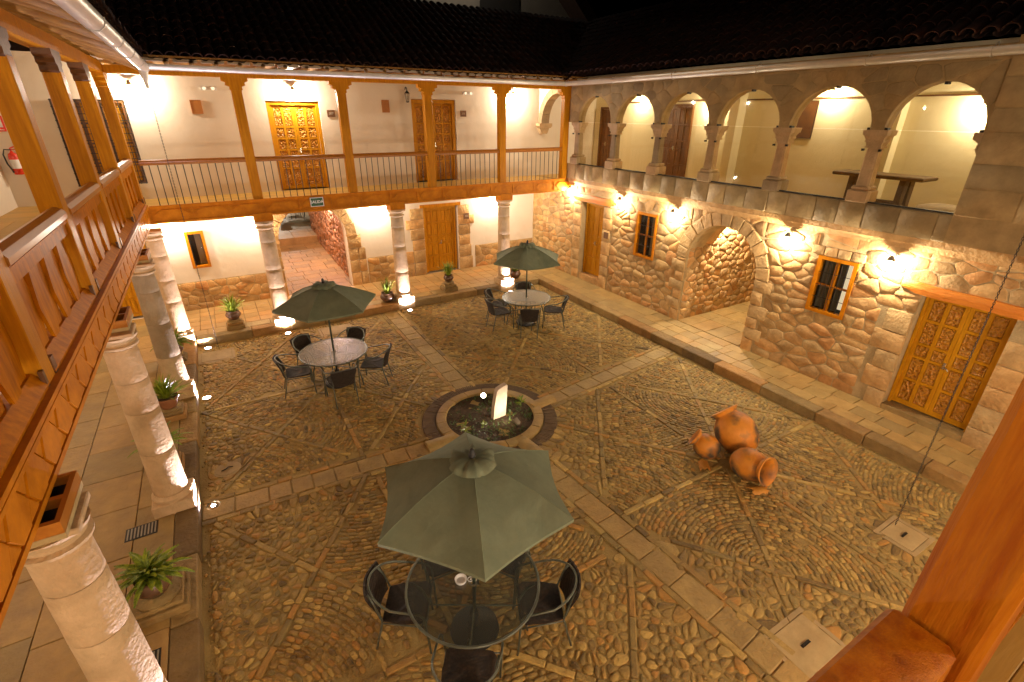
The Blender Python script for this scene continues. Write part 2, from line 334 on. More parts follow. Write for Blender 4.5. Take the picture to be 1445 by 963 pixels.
# -------- polygons
def clip(poly, a, b, c):           # keep a*u+b*v<=c
    out = []; n = len(poly)
    for i in range(n):
        p = poly[i]; q = poly[(i+1) % n]
        dp = a*p[0]+b*p[1]-c; dq = a*q[0]+b*q[1]-c
        if dp <= 0: out.append(p)
        if (dp < 0 < dq) or (dq < 0 < dp):
            t = dp/(dp-dq); out.append((p[0]+t*(q[0]-p[0]), p[1]+t*(q[1]-p[1])))
    return out
def voronoi(sites, rect, reach, extra=None, sx=1.0):
    """cells of sites clipped to rect=(u0,u1,v0,v1); extra(site)-> list of half planes; sx squeezes the metric in u"""
    grid = {}
    for i, (x, y) in enumerate(sites): grid.setdefault((int(x*sx//reach), int(y//reach)), []).append(i)
    res = []
    for i, (x, y) in enumerate(sites):
        k = reach*1.6
        poly = [(max(rect[0], x-k/sx), max(rect[2], y-k)), (min(rect[1], x+k/sx), max(rect[2], y-k)), (min(rect[1], x+k/sx), min(rect[3], y+k)), (max(rect[0], x-k/sx), min(rect[3], y+k))]
        gx, gy = int(x*sx//reach), int(y//reach)
        for ax in (-1, 0, 1):
            for ay in (-1, 0, 1):
                for j in grid.get((gx+ax, gy+ay), ()):
                    if j == i: continue
                    X, Y = sites[j]; dx = (X-x)*sx*sx; dy = Y-y
                    poly = clip(poly, dx, dy, dx*(X+x)/2+dy*(Y+y)/2)
                    if len(poly) < 3: break
        if extra and len(poly) >= 3:
            for h in extra((x, y)):
                poly = clip(poly, *h)
                if len(poly) < 3: break
        if len(poly) >= 3: res.append((i, poly))
    return res
def shrink(poly, g, rnds=1, maxn=9, cut=.26):
    """inset the polygon by g, then round its corners"""
    n = len(poly); A = sum(poly[i][0]*poly[(i+1) % n][1]-poly[(i+1) % n][0]*poly[i][1] for i in range(n))/2
    if A < 0: poly = poly[::-1]
    out = poly
    for i in range(n):
        p = poly[i]; q = poly[(i+1) % n]; dx, dy = q[0]-p[0], q[1]-p[1]; l = math.hypot(dx, dy)
        if l < 1e-6: continue
        a, b = dy/l, -dx/l; out = clip(out, a, b, a*p[0]+b*p[1]-g)
        if len(out) < 3: return None
    for _ in range(rnds):
        n = len(out); o2 = []
        for i in range(n):
            p = out[i]; q = out[(i+1) % n]
            k_ = 1-cut; o2 += [(p[0]*k_+q[0]*cut, p[1]*k_+q[1]*cut), (p[0]*cut+q[0]*k_, p[1]*cut+q[1]*k_)]
        out = o2
    # drop the shortest edges
    while len(out) > maxn:
        n = len(out); k = min(range(n), key=lambda i: (out[i][0]-out[(i+1) % n][0])**2+(out[i][1]-out[(i+1) % n][1])**2)
        p = out[k]; q = out[(k+1) % n]; out[k] = ((p[0]+q[0])/2, (p[1]+q[1])/2); out.pop((k+1) % n)
    return out
def area(poly):
    n = len(poly); return abs(sum(poly[i][0]*poly[(i+1) % n][1]-poly[(i+1) % n][0]*poly[i][1] for i in range(n)))/2
def stone(mb, poly, h, F, m=0, t=0.5, round_=0.16, base=-0.02, tilt=0.15):
    n = len(poly); cx = sum(p[0] for p in poly)/n; cy = sum(p[1] for p in poly)/n
    sz = math.sqrt(max(area(poly), 1e-6)); tx, ty = U(-tilt, tilt), U(-tilt, tilt)
    def hh(u, v, k): return k*h*(1+0.0)+(tx*(u-cx)+ty*(v-cy))*min(1, h/sz*2.0)
    vs = [F(u, base, v) for u, v in poly]
    for k, s_ in ((0.62, 0.97), (1.0, 1-round_-0.06)):
        for u, v in poly:
            a, b = cx+(u-cx)*s_, cy+(v-cy)*s_
            vs.append(F(a, hh(a, v, k)+U(-.05, .05)*h, b))
    vs.append(F(cx, h*1.06, cy))
    fs = []
    for r in range(2):
        for i in range(n): fs.append((r*n+i, r*n+(i+1) % n, (r+1)*n+(i+1) % n, (r+1)*n+i))
    for i in range(n): fs.append((2*n+i, 2*n+(i+1) % n, 3*n))
    return mb.add(vs, fs, m, t)
def emit_stones(polys, F, mats, parent, name, nobj, hfun, tfun, key=None, round_=0.16, mfun=None, base=-0.02, tilt=0.15, stuff_name=None):
    """the first nobj stones by key become objects, the others one stuff mesh"""
    polys = [p for p in polys if p]
    if key: polys.sort(key=key)
    rest = MB()
    for i, p in enumerate(polys):
        h = hfun(p); t = tfun(p); m = mfun(p) if mfun else 0
        if i < nobj:
            mb = MB(); stone(mb, p, h, F, 0, t, round_, base, tilt)
            mb.build(name, mats[m] if isinstance(mats, (list, tuple)) else mats, parent, smooth=True, fix=False)
        else: stone(rest, p, h, F, m, t, round_, base, tilt)
    rest.build(stuff_name or name, mats, parent, smooth=True, kind='stuff', fix=False)
CAMP = Vector((0, 0, 5))
def near(F):
    def k(p):
        n = len(p); c = F(sum(q[0] for q in p)/n, 0, sum(q[1] for q in p)/n)
        return (c-CAMP).length-1.2*math.sqrt(area(p))*8
    return k
def in_view(P_, mx=0.06):
    d = Vector(P_)-CAMP; z = d.dot(f_)
    if z < 0.1: return False
    x = d.dot(r_)/z*690.6/722.5; y = d.dot(u_)/z*690.6/481.5
    return abs(x) < 1+mx and abs(y) < 1+mx
def wall_cols(mb, F, u0, u1, z0, z1, d0, d1, ops, m=0, seg=14):
    """solid wall from u0..u1, z0..z1 between depths d0,d1 with openings (ua,ub,fn(u)->(lo,hi))"""
    br = {u0, u1}
    for ua, ub, fn, arch in ops:
        br |= {ua, ub}
        if arch: br |= {ua+(ub-ua)*(0.5-0.5*math.cos(PI*i/seg)) for i in range(1, seg)}
    br = sorted(b for b in br if u0-1e-9 <= b <= u1+1e-9)
    for a, b in zip(br[:-1], br[1:]):
        c = (a+b)/2; o = [q for q in ops if q[0] < c < q[1]]
        if not o: mb.prism([(a, z0), (b, z0), (b, z1), (a, z1)], d0, d1, F, m); continue
        cur = (z0, z0)
        for q in sorted(o, key=lambda q: q[2](c)[0]):
            la, lb = q[2](a)[0], q[2](b)[0]
            if min(la-cur[0], lb-cur[1]) > 1e-4: mb.prism([(a, cur[0]), (b, cur[1]), (b, lb), (a, la)], d0, d1, F, m)
            cur = (q[2](a)[1], q[2](b)[1])
        mb.prism([(a, cur[0]), (b, cur[1]), (b, z1), (a, z1)], d0, d1, F, m)
def rect_op(ua, ub, lo, hi): return (ua, ub, lambda u: (lo, hi), False)
def arch_op(ua, ub, lo, spring, rise=None):
    c = (ua+ub)/2; r = (ub-ua)/2; rise = rise or r
    return (ua, ub, lambda u: (lo, spring+rise*math.sqrt(max(0, 1-((u-c)/r)**2))), True)

# ================================================================ GROUND
GX0, GX1, GY0, GY1 = -1.06, 8.5, 0.35, 12.65
g = MB(); g.add([(-80, -80, 0), (80, -80, 0), (80, 80, 0), (-80, 80, 0)], [(0, 1, 2, 3)])
ground = tag(g.build('courtyard_ground', 'cobble_mortar'), kind='structure')
FC = Vector((3.48, 6.63))                       # centre of the round planter
def clear_round(c, pad=0.0):
    x, y = c
    if math.hypot(x-FC.x, y-FC.y) < 1.24+pad: return False
    for (a, b, ww) in BANDS:
        d = b-a; t = max(0, min(1, ((x-a.x)*d.x+(y-a.y)*d.y)/d.length_squared))
        if math.hypot(x-a.x-t*d.x, y-a.y-t*d.y) < ww+pad: return False
    for (x0, x1, y0, y1) in HATCH:
        if x0-pad < x < x1+pad and y0-pad < y < y1+pad: return False
    if math.hypot(x+0.7, y-7.4) < 0.24: return False
    return True
V2 = lambda x, y: Vector((x, y))
BANDS = [(V2(-1.05, 6.53), V2(2.35, 6.36), .28), (V2(4.62, 6.55), V2(8.48, 7.06), .27), (V2(3.52, 7.75), V2(3.52, 12.62), .28), (V2(3.52, 5.45), V2(3.98, 0.4), .28)]
HATCH = [(3.97, 4.69, 0.99, 1.55), (6.58, 7.16, 1.22, 1.72), (-1.05, -0.36, 11.6, 12.2), (1.56, 2.36, 11.8, 12.34)]
SPOTS = [(-0.94, 9.94), (-0.91, 6.60), (0.86, 12.45), (4.05, 12.42), (7.38, 12.42), (-0.8, 12.45)]
# slabs of the bands + the narrow edging stones beside them
def bar_stone(a, b, hw, h, name, mt, t=None, rd=.012):
    d = (b-a); l = d.length; M = Matrix.Translation((a.x, a.y, 0)) @ Matrix.Rotation(math.atan2(d.y, d.x), 4, 'Z')
    return M, l
edge_rest = MB(); lines = []
def run_line(a, b, hw, lmin, lmax, h, name, mt, objs=True, tilt=0.003):
    d = (b-a); L_ = d.length; ang = math.atan2(d.y, d.x); s = 0.0
    while s < L_-0.06:
        l = min(U(lmin, lmax), L_-s); 
        M = Matrix.Translation((a.x+d.x*s/L_, a.y+d.y*s/L_, 0)) @ Matrix.Rotation(ang+U(-.012, .012), 4, 'Z')
        hh = h+U(-tilt, tilt); o = U(-.008, .008)
        if objs:
            mb = MB(); mb.bbox(0.006, l-0.006, -hw+o, hw+o, -0.03, hh, .012, 0, U(0, 1), M); mb.build(name, mt, ground, smooth='auto', fix=False)
        else: edge_rest.bbox(0.006, l-0.006, -hw+o, hw+o, -0.03, hh, .010, 0, U(0, 1), M)
        s += l
for a, b, ww in BANDS:
    run_line(a, b, ww-.11, .28, .55, .018, 'band_slab', 'band_stone')
    d = (b-a).normalized(); nrm = Vector((-d.y, d.x))
    for sg in (-1, 1):
        run_line(a+nrm*sg*(ww-.055), b+nrm*sg*(ww-.055), .042, .18, .42, .022, 'edging_stone', 'cobble', objs=False)
# quadrants of radiating lines
QUADS = [((3.66, 8.46), (0.4, 6.80), (6.1, 3.62), 'E'), ((-1.02, 3.66), (0.4, 6.38), (1.25, 3.2), 'W'), ((-1.02, 3.42), (6.58, 12.6), (1.2, 9.4), 'A'), ((3.62, 8.46), (6.80, 12.6), (6.2, 9.6), 'B')]
def inside(p, tri, pad=0.045):
    s_ = 0
    for i in range(3):
        a = tri[i]; b = tri[(i+1) % 3]; cr = (b[0]-a[0])*(p[1]-a[1])-(b[1]-a[1])*(p[0]-a[0]); l = math.hypot(b[0]-a[0], b[1]-a[1])
        if s_ == 0: s_ = 1 if ((b[0]-a[0])*(tri[(i+2) % 3][1]-a[1])-(b[1]-a[1])*(tri[(i+2) % 3][0]-a[0])) > 0 else -1
        if s_*cr/l < pad: return False
    return True
arc_polys = []; rub_tris = []
for (qx0, qx1), (qy0, qy1), (cx, cy), typ in QUADS:
    mids = [(cx, qy1), (qx1, cy), (cx, qy0), (qx0, cy)]; cors = [(qx1, qy1), (qx1, qy0), (qx0, qy0), (qx0, qy1)]
    C0 = (cx, cy)
    for k in range(4):
        m0 = mids[k]; m1 = mids[(k+1) % 4]; co = cors[k]
        # intersection of diagonal C0-co with m0-m1
        x1, y1, x2, y2 = C0[0], C0[1], co[0], co[1]; x3, y3, x4, y4 = m0[0], m0[1], m1[0], m1[1]
        den = (x1-x2)*(y3-y4)-(y1-y2)*(x3-x4)
        px = ((x1*y2-y1*x2)*(x3-x4)-(x1-x2)*(x3*y4-y3*x4))/den; py = ((x1*y2-y1*x2)*(y3-y4)-(y1-y2)*(x3*y4-y3*x4))/den
        Pp = (px, py)
        lines += [(V2(*C0), V2(*m0)), (V2(*C0), V2(*co)), (V2(*m0), V2(*m1))]
        tris = [((C0, m0, Pp), m0 if k % 2 else Pp), ((C0, m1, Pp), m1 if k % 2 else Pp), ((m0, co, Pp), co), ((m1, co, Pp), m1)]
        for ti, (tri, O) in enumerate(tris):
            rub = {'E': [(2, 2), (3, 2), (2, 3), (1, 1), (3, 3)], 'W': [(0, 3), (1, 3), (2, 3), (3, 3), (0, 2), (2, 2), (3, 2), (1, 2), (1, 0), (2, 0)], 'A': [(2, 3), (3, 2), (1, 2), (0, 1), (0, 0), (3, 1)], 'B': [(1, 0), (2, 1), (3, 3)]}[typ]
            if (k, ti) in rub: rub_tris.append(tri); continue
            rmax = max(math.hypot(p[0]-O[0], p[1]-O[1]) for p in tri); r = 0.10
            off = U(0, .05)
            # the row arcs swing round a point set a little outside the corner of their field
            while r < rmax:
                wdt = U(.046, .068); rm = r+wdt/2; th = U(0, .2)
                while th < 2*PI:
                    l = U(.065, .15); dth = l/rm
                    tm = th+dth/2; p = (O[0]+rm*math.cos(tm), O[1]+rm*math.sin(tm))
                    if inside(p, tri, .06) and clear_round(p, .045):
                        q = []
                        for rr, tt in ((r, th), (r+wdt, th), (r+wdt, th+dth), (r, th+dth)):
                            rr += U(-.006, .006); tt += U(-.009, .009)/rm
                            q.append((O[0]+rr*math.cos(tt), O[1]+rr*math.sin(tt)))
                        arc_polys.append(shrink(q, .0045, 1, 8))
                    th += dth
                r += wdt+.004
for a, b in lines:
    d = b-a; L_ = d.length; dn = d.normalized(); n = max(1, int(L_/.28)); s = .12
    while s < L_-.1:
        l = U(.16, .40); p = a+dn*(s+l/2)
        if clear_round((p.x, p.y), .06) and GX0+.05 < p.x < GX1-.05: run_line(a+dn*s, a+dn*min(L_, s+l), .034, l+1, l+2, .022, 'line_stone', 'cobble', objs=False)
        s += l
edge_rest.build('edging_stone', 'cobble', ground, smooth='auto', kind='stuff', fix=False)
sites = []
y = GY0
while y < GY1:
    x = GX0
    while x < GX1:
        p = (x+U(-.05, .05), y+U(-.05, .05))
        if any(inside(p, t, .045) for t in rub_tris) and clear_round(p, .06): sites.append(p)
        x += .103
    y += .094
def tri_clip(p):
    out = []
    for t in rub_tris:
        if inside(p, t, .045):
            for i in range(3):
                a = t[i]; b = t[(i+1) % 3]; o = t[(i+2) % 3]; l = math.hypot(b[0]-a[0], b[1]-a[1])
                A_, B_ = (b[1]-a[1])/l, -(b[0]-a[0])/l; c_ = A_*a[0]+B_*a[1]
                if A_*o[0]+B_*o[1] > c_: A_, B_, c_ = -A_, -B_, -c_
                out.append((A_, B_, c_-.04))
            break
    return out
rub_polys = [shrink(p, U(.006, .014), 1, 8) for i, p in voronoi(sites, (GX0, GX1, GY0, GY1), .17, tri_clip)]
rub_polys = [p for p in rub_polys if p and area(p) > .0014 and not any(math.hypot(p[0][0]-a, p[0][1]-b) < .11 for a, b in SPOTS)]
arc_polys = [p for p in arc_polys if p and not any(math.hypot(p[0][0]-a, p[0][1]-b) < .11 for a, b in SPOTS)]
gk = near(FZ())
def gkey(p):
    n = len(p); c = Vector((sum(q[0] for q in p)/n, sum(q[1] for q in p)/n, 0))
    if not in_view(c, 0.0): return 99
    return (c-CAMP).length/math.sqrt(area(p))
emit_stones(arc_polys+rub_polys, FZ(), 'cobble', ground, 'cobblestone', 300, lambda p: U(.006, .019), lambda p: U(0, 1), key=gkey, round_=.12)
print('cobbles', len(arc_polys), len(rub_polys))
# pebbles and litter in the mortar margins along the kerbs
pb = MB()
for _ in range(1500):
    sd = rnd.random()
    if sd < .45: p = (U(GX0+.02, GX0+.35), U(.5, 12.5))
    elif sd < .6: p = (U(-1, 8.4), U(12.35, 12.62))
    elif sd < .85: p = (U(8.1, 8.46), U(.5, 12.5))
    else: p = (U(-1, 8.4), U(.5, 12.5))
    if not clear_round(p, .02): continue
    r = U(.006, .028); n = 6; a0 = U(0, 1)
    stone(pb, [(p[0]+r*U(.7, 1.1)*math.cos(a0+i*PI/3), p[1]+r*U(.7, 1.1)*math.sin(a0+i*PI/3)) for i in range(n)], r*.8, FZ(), 0, U(0, 1), .3)
pb.build('pebble_gravel', 'cobble', ground, smooth=True, kind='stuff', fix=False)

# hatches and lids
def hatch(x0, x1, y0, y1, label, handle=True, rim='concrete', ang=0):
    cx, cy = (x0+x1)/2, (y0+y1)/2; t = thing('hatch_cover', label, 'hatch', (cx, cy, 0.0), 'inspection hatches in the courtyard floor')
    a, b = (x1-x0)/2, (y1-y0)/2
    mb = MB(); 
    for q in ((-a-.06, a+.06, -b-.06, -b-.008), (-a-.06, a+.06, b+.008, b+.06), (-a-.06, -a-.008, -b-.008, b+.008), (a+.008, a+.06, -b-.008, b+.008)): mb.box(cx+q[0], cx+q[1], cy+q[2], cy+q[3], -.02, .016, 0, .5)
    mb.build('hatch_rim', 'concrete_grey', t)
    mb = MB(); mb.bbox(x0, x1, y0, y1, -.02, .021, .006); lid = mb.build('hatch_lid', rim, t, smooth='auto')
    if handle:
        mb = MB(); mb.box(cx-.07, cx+.07, cy-.016, cy+.016, .0215, .0235); mb.tube([(cx-.055, cy, .02), (cx-.05, cy, .036), (cx+.05, cy, .036), (cx+.055, cy, .02)], .007, 6); mb.build('handle', 'black_iron', lid)
    return t
hatch(4.03, 4.63, 1.05, 1.50, 'larger square concrete hatch cover with slot handle at the lower right of the courtyard')
hatch(6.66, 7.10, 1.29, 1.66, 'smaller square concrete hatch cover at the foot of the right hanging chain')
hatch(-1.0, -.40, 11.66, 12.14, 'worn stone hatch cover below the left hanging chain in the far corner', False, 'concrete_grey')
hatch(1.62, 2.30, 11.86, 12.28, 'stone hatch cover behind the back left garden table', False, 'concrete_grey')
t = thing('manhole_cover', 'small round manhole cover near the left kerb spotlight', 'manhole cover', (-.70, 7.4, 0))
MB().lathe([(.19, -.01), (.19, .012), (.165, .014)], 24, M=Matrix.Translation((-.7, 7.4, 0))).build('rim', 'concrete_grey', t)
MB().lathe([(.16, 0), (.16, .018), (.0, .020)], 24, M=Matrix.Translation((-.7, 7.4, 0))).build('lid', 'concrete_grey', t)
MB().tube([(-.78, 7.38, .02), (-.72, 7.38, .034), (-.68, 7.42, .034), (-.62, 7.42, .02)], .008, 5).build('handle', 'black_iron', t)

# ================================================================ PAVINGS (raised 0.19)
PZ = 0.19
def paving(name, rects, grid_fn, bed):
    b = MB()
    for q in bed: b.box(*q, -.02, PZ-.02)
    root = tag(b.build(name, 'paving_bed'), kind='structure'); return root
def slab(root, x0, x1, y0, y1, mt='paving', name='paving_slab', g=.005, z=PZ, th=.03, M=None):
    mb = MB(); dz = U(-.003, .003)
    mb.bbox(x0+g, x1-g, y0+g, y1-g, z-th, z+dz, .006, 0, U(0, 1), M); return mb.build(name, mt, root, smooth='auto', fix=False)
left_pav = paving('left_paving', None, None, [(-6.0, GX0-.26, -3, 14.9)])
def curb_run(root, axis, pos, a, b, side, wdt=.26):
    s = a
    while s < b-.05:
        l = min(U(.75, 1.35), b-s); 
        if b-s-l < .3: l = b-s
        mb = MB(); o = U(-.012, .012)
        if axis == 'y': x0, x1 = (pos-wdt, pos+o) if side < 0 else (pos+o, pos+wdt); mb.bbox(x0, x1, s+.004, s+l-.004, -.05, PZ+U(-.002, .004), .016, 0, U(0, 1))
        else: mb.bbox(s+.004, s+l-.004, pos+o, pos+wdt, -.05, PZ+U(-.002, .004), .016, 0, U(0, 1))
        mb.build('kerb_stone', 'curb', root, smooth='auto', fix=False); s += l
curb_run(left_pav, 'y', GX0, -1.0, 12.91, -1)
ys = -1.0
for r, (xa, xb, ln) in enumerate([(-1.75, GX0-.26, 1.0), (-2.5, -1.75, .85), (-3.2, -2.5, .95), (-4.0, -3.2, .85)]):
    y = .2*r
    while y < 14.85:
        l = min(ln*U(.8, 1.15), 14.88-y)
        if 14.88-y-l < .25: l = 14.88-y
        slab(left_pav, xa, xb, y, y+l); y += l
back_pav = paving('back_paving', None, None, [(GX0-.26, 9.68, GY1+.26, 14.9)])
curb_run(back_pav, 'x', GY1, GX0, 8.5, 1)
x = GX0-.26
while x < 9.4:
    l = min(U(.5, .8), 9.66-x); slab(back_pav, x, x+l, 12.91, 13.25); x += l
nt_ = 30; dx = (8.7-(-1.3))/nt_
for i in range(nt_):
    for j in range(5): slab(back_pav, -1.3+i*dx, -1.3+(i+1)*dx, 13.25+j*.33, 13.25+(j+1)*.33, 'terracotta_tile', 'floor_tile')
for j in range(3): slab(back_pav, 8.7, 9.66, 13.25+j*.55, 13.25+(j+1)*.55)
right_pav = paving('right_paving', None, None, [(8.5+.26, 9.70, -3, 12.91)])
curb_run(right_pav, 'y', 8.5, -1.0, 12.91, 1)
for r, (xa, xb) in enumerate([(8.76, 9.04), (9.04, 9.37), (9.37, 9.67)]):
    y = 0.1+.11*r
    while y < 12.88:
        l = U(.36, .5) if y < 8.2 else U(.9, 1.6)
        l = min(l, 12.9-y); l = 12.9-y if 12.9-y-l < .2 else l
        if r == 0 and y > 8.2: slab(right_pav, 8.76, 9.20, y, y+l)
        elif r == 1 and y > 8.2: slab(right_pav, 9.20, 9.67, y, y+l)
        elif y <= 8.2: slab(right_pav, xa, xb, y, y+l)
        y += l
hatch_l = thing('drain_cover', 'pale square double drain cover set in the right hand paving before the arch', 'drain cover', (9.03, 6.38, PZ))
for k in range(2): MB().bbox(8.78+k*.26, 9.03+k*.26, 6.2, 6.56, PZ-.01, PZ+.012, .006).build('lid', 'concrete', hatch_l, smooth='auto')
for (px_, py_, lb) in ((-1.67, 6.33, 'small iron drain grate in the left paving beside a column plinth'), (-1.55, 4.32, 'small dark drain grate in the left paving beside the nearest column')):
    t = thing('drain_grate', lb, 'drain', (px_, py_, PZ)); MB().box(px_-.17, px_+.17, py_-.12, py_+.12, PZ, PZ+.006).build('frame', 'black_iron', t)
    mb = MB()
    for k in range(9): mb.box(px_-.15+k*.036, px_-.135+k*.036, py_-.1, py_+.1, PZ+.007, PZ+.012)
    mb.build('grille', 'lamp_metal', t)
front_pav = paving('front_paving', None, None, [(-1.32, 8.76, -3.0, GY0)])
# floor of the side passage and of the far passage
pass_pav = paving('passage_paving', None, None, [(9.70, 14.5, 5.7, 8.3)])
x = 9.70
while x < 13.6:
    l = U(.45, .75); y = 5.95+U(0, .2)
    while y < 8.0:
        ww = U(.38, .6); slab(pass_pav, x, x+l, y, min(y+ww, 8.2)); y += ww
    x += l
far_pav = paving('far_passage_paving', None, None, [(1.0, 3.6, 14.9, 21.3)])
y = 14.92
while y < 21.2:
    x = 1.05-U(0, .2); l = U(.38, .5); l = min(l, 21.28-y)
    while x < 3.5: ww = U(.42, .6); slab(far_pav, x, x+ww, y, y+l); x += ww
    y += l
b = MB(); b.box(1.0, 3.9, 21.3, 22.9, 0, PZ+.24); b.box(-2, 9, 22.9, 34, 0, PZ+.05)
step = tag(b.build('step_paving', 'paving'), kind='structure')
y = 21.3
for k in range(3):
    x = 1.0
    for i in range(4): slab(step, x+i*.72, x+(i+1)*.72, 21.3+k*.53, 21.3+(k+1)*.53, z=PZ+.265)

# ================================================================ ROUND PLANTER
cx, cy = FC
pl = thing('round_planter', 'round stone planting bed with rim stones in the middle of the courtyard', 'planter', (cx, cy, 0))
MB().lathe([(.98, .008), (1.22, .008), (1.22, .012), (.98, .012)], 48, M=Matrix.Translation((cx, cy, 0)), caps=False).build('dark_ring', 'dark_stone', pl)
pr = MB()
for k in range(190):
    a = 2*PI*k/190; M = Matrix.Translation((cx, cy, 0)) @ Matrix.Rotation(a, 4, 'Z'); pr.box(.995, 1.205+U(-.01, .01), -.013, .013, .0, .022+U(-.004, .004), 0, U(0, .3), M)
for k in range(170):
    pass
pr.build('ring_pebble', 'dark_stone', pl, kind='stuff')
na = 15; k = 0; a = 0
while a < 2*PI-.05:
    da = U(.34, .52); 
    if 2*PI-a-da < .25: da = 2*PI-a
    mb = MB(); n = 5; prof = [(.79, -.02), (.79, .055), (.80, .065), (.95, .065), (.965, .055), (.965, -.02)]
    vs = []
    for i in range(n+1):
        th = a+.008+(da-.016)*i/n
        for r, z in prof: vs.append((cx+r*math.cos(th), cy+r*math.sin(th), z))
    m_ = len(prof); fs = [(i*m_+j, i*m_+(j+1) % m_, (i+1)*m_+(j+1) % m_, (i+1)*m_+j) for i in range(n) for j in range(m_)]
    fs += [tuple(range(m_-1, -1, -1)), tuple(range(n*m_, (n+1)*m_))]
    mb.add(vs, fs, 0, U(0, 1)); mb.build('rim_stone', 'band_stone', pl, smooth='auto'); a += da
# soil, gently heaped
mb = MB(); vs = []; nr = 14; ns = 36
for i in range(nr):
    r = .80*i/(nr-1)
    for j in range(ns):
        th = 2*PI*j/ns; x, y = r*math.cos(th), r*math.sin(th)
        vs.append((cx+x, cy+y, .018+.02*math.sin(7*x+2)*math.cos(6*y)+U(-.012, .012)))
fs = [(i*ns+j, i*ns+(j+1) % ns, (i+1)*ns+(j+1) % ns, (i+1)*ns+j) for i in range(nr-1) for j in range(ns)]
mb.add(vs, fs); mb.build('soil', 'soil', pl, smooth=True)
# half-round stones bridging the ring where the bands come in
for (ax, ay, an) in ((2.42, 6.36, PI), (4.56, 6.56, 0.13), (3.62, 5.50, -PI/2+.1)):
    mb = MB(); M = Matrix.Translation((ax, ay, .0)) @ Matrix.Rotation(an, 4, 'Z')
    vs = []; n = 8
    for xx in (-.26, .26):
        for i in range(n+1):
            th = PI*i/n; vs.append(M @ Vector((xx, .14*math.cos(th), .09*math.sin(th)+.0)))
    fs = [(i, i+1, n+2+i, n+1+i) for i in range(n)]+[tuple(range(n, -1, -1)), tuple(range(n+1, 2*n+2))]
    mb.add(vs, fs, 0, U(0, 1)); mb.build('bridge_stone', 'band_stone', pl, smooth='auto')
def blade(mb, o, dirv, L_, wd, droop, n=4, t=.5, m=0):
    """one leaf: a tapering ribbon with a fold"""
    dv = Vector(dirv).normalized(); side = dv.cross(Vector((0, 0, 1)))
    if side.length < .05: side = Vector((1, 0, 0))
    side.normalize(); p = Vector(o); vs = []
    for i in range(n+1):
        s_ = i/n; ww = wd*(math.sin(PI*min(1, .18+s_*.82))**.8) if i < n else .0008
        vs += [p-side*ww, p+Vector((0, 0, -ww*.4)), p+side*ww]
        dv = (dv+Vector((0, 0, -droop/n))).normalized(); p = p+dv*L_/n
    fs = []
    for i in range(n): fs += [(3*i, 3*i+1, 3*i+4, 3*i+3), (3*i+1, 3*i+2, 3*i+5, 3*i+4)]
    mb.add(vs, fs, m, t)
gc = MB()
for _ in range(420):
    a = U(0, 2*PI); r = .78*math.sqrt(U(0, 1)); x, y = r*math.cos(a), r*math.sin(a)
    dens = 1.0 if (x > .05 or y < -.25) else .25
    if rnd.random() > dens: continue
    for q in range(3): blade(gc, (cx+x+U(-.03, .03), cy+y+U(-.03, .03), .022), (U(-1, 1), U(-1, 1), U(.2, 1.2)), U(.03, .075), U(.006, .016), U(.2, 1), 2, U(0, 1))
tag(gc.build('ground_cover', 'leaf_dark', None, fix=False), 'low green creeping plants in the soil of the round planter', 'ground cover', kind='stuff')
for i, (x, y, h, lb) in enumerate([(2.83, 6.35, .26, 'upright green seedling at the left rim of the round planter'), (4.12, 6.62, .2, 'leafy green plant at the right edge of the round planter'), (3.2, 6.35, .14, 'small plant low in the middle of the round planter')]):
    t = thing('small_plant', lb, 'plant', (x, y, .06), 'small plants in the round planter')
    MB().tube([(x, y, .05), (x+.02, y, .05+h*.8)], [.006, .003], 5).build('stem', 'leaf_dark', t)
    for k in range(12):
        a = U(0, 2*PI); mb = MB(); blade(mb, (x+.01, y, .07+h*.75*k/12), (math.cos(a), math.sin(a), U(.3, 1.2)), h*U(.4, .7), .018, U(.3, 1), 3, U(0, 1)); mb.build('leaf', 'leaf', t, fix=False)
# leaning white stone
mb = MB(); M = Matrix.Translation((3.62, 6.56, .03)) @ Matrix.Rotation(math.radians(4), 4, 'Z') @ Matrix.Rotation(math.radians(5), 4, 'X') @ Matrix.Rotation(math.radians(-3), 4, 'Y')
mb.prism([(-.14, 0), (.12, 0), (.14, .3), (.16, .65), (.14, .67), (.05, .655), (-.04, .625), (-.065, .58), (-.115, .28)], -.045, .045, lambda u, d, z: M @ Vector((u, d, z)))
tag(mb.build('standing_stone', 'white_stone', None), 'white floodlit slab of stone standing upright in the round planter', 'stone')
def floodlight(x, y, z, tx, ty, tz, label, P, col=WARM, lamp=True, size=75):
    t = thing('garden_spotlight', label, 'spotlight', (x, y, z), 'spotlights in the round planter')
    d = Vector((tx-x, ty-y, tz-z)).normalized(); q = d.to_track_quat('Z', 'Y').to_matrix().to_4x4()
    M = Matrix.Translation((x, y, z+.14)) @ q
    MB().tube([(x, y, z), (x, y, z+.11)], .010, 6).build('stake', 'black_iron', t)
    hb = MB().lathe([(.022, -.07), (.045, -.05), (.052, .03), (.055, .045)], 14, M=M).build('housing', 'lamp_metal', t, smooth=True)
    MB().lathe([(.001, .048), (.046, .047), (.046, .0465)], 14, M=M, caps=False).build('lens', 'bulb', hb)
    li = bpy.data.lights.new('spot_beam', 'SPOT'); li.energy = P; li.color = col; li.spot_size = math.radians(size); li.spot_blend = .5; li.shadow_soft_size = .03
    lo = bpy.data.objects.new('spot_beam', li); COL.objects.link(lo); lo.parent = t
    lo.matrix_local = Matrix.Translation(-Vector((x, y, z))) @ Matrix.Translation(M @ Vector((0, 0, .06))) @ d.to_track_quat('-Z', 'Y').to_matrix().to_4x4()
    return t
floodlight(3.60, 7.12, .05, .2, .6, 2.6, 'garden spotlight behind the white stone pointing at the viewer', 40)
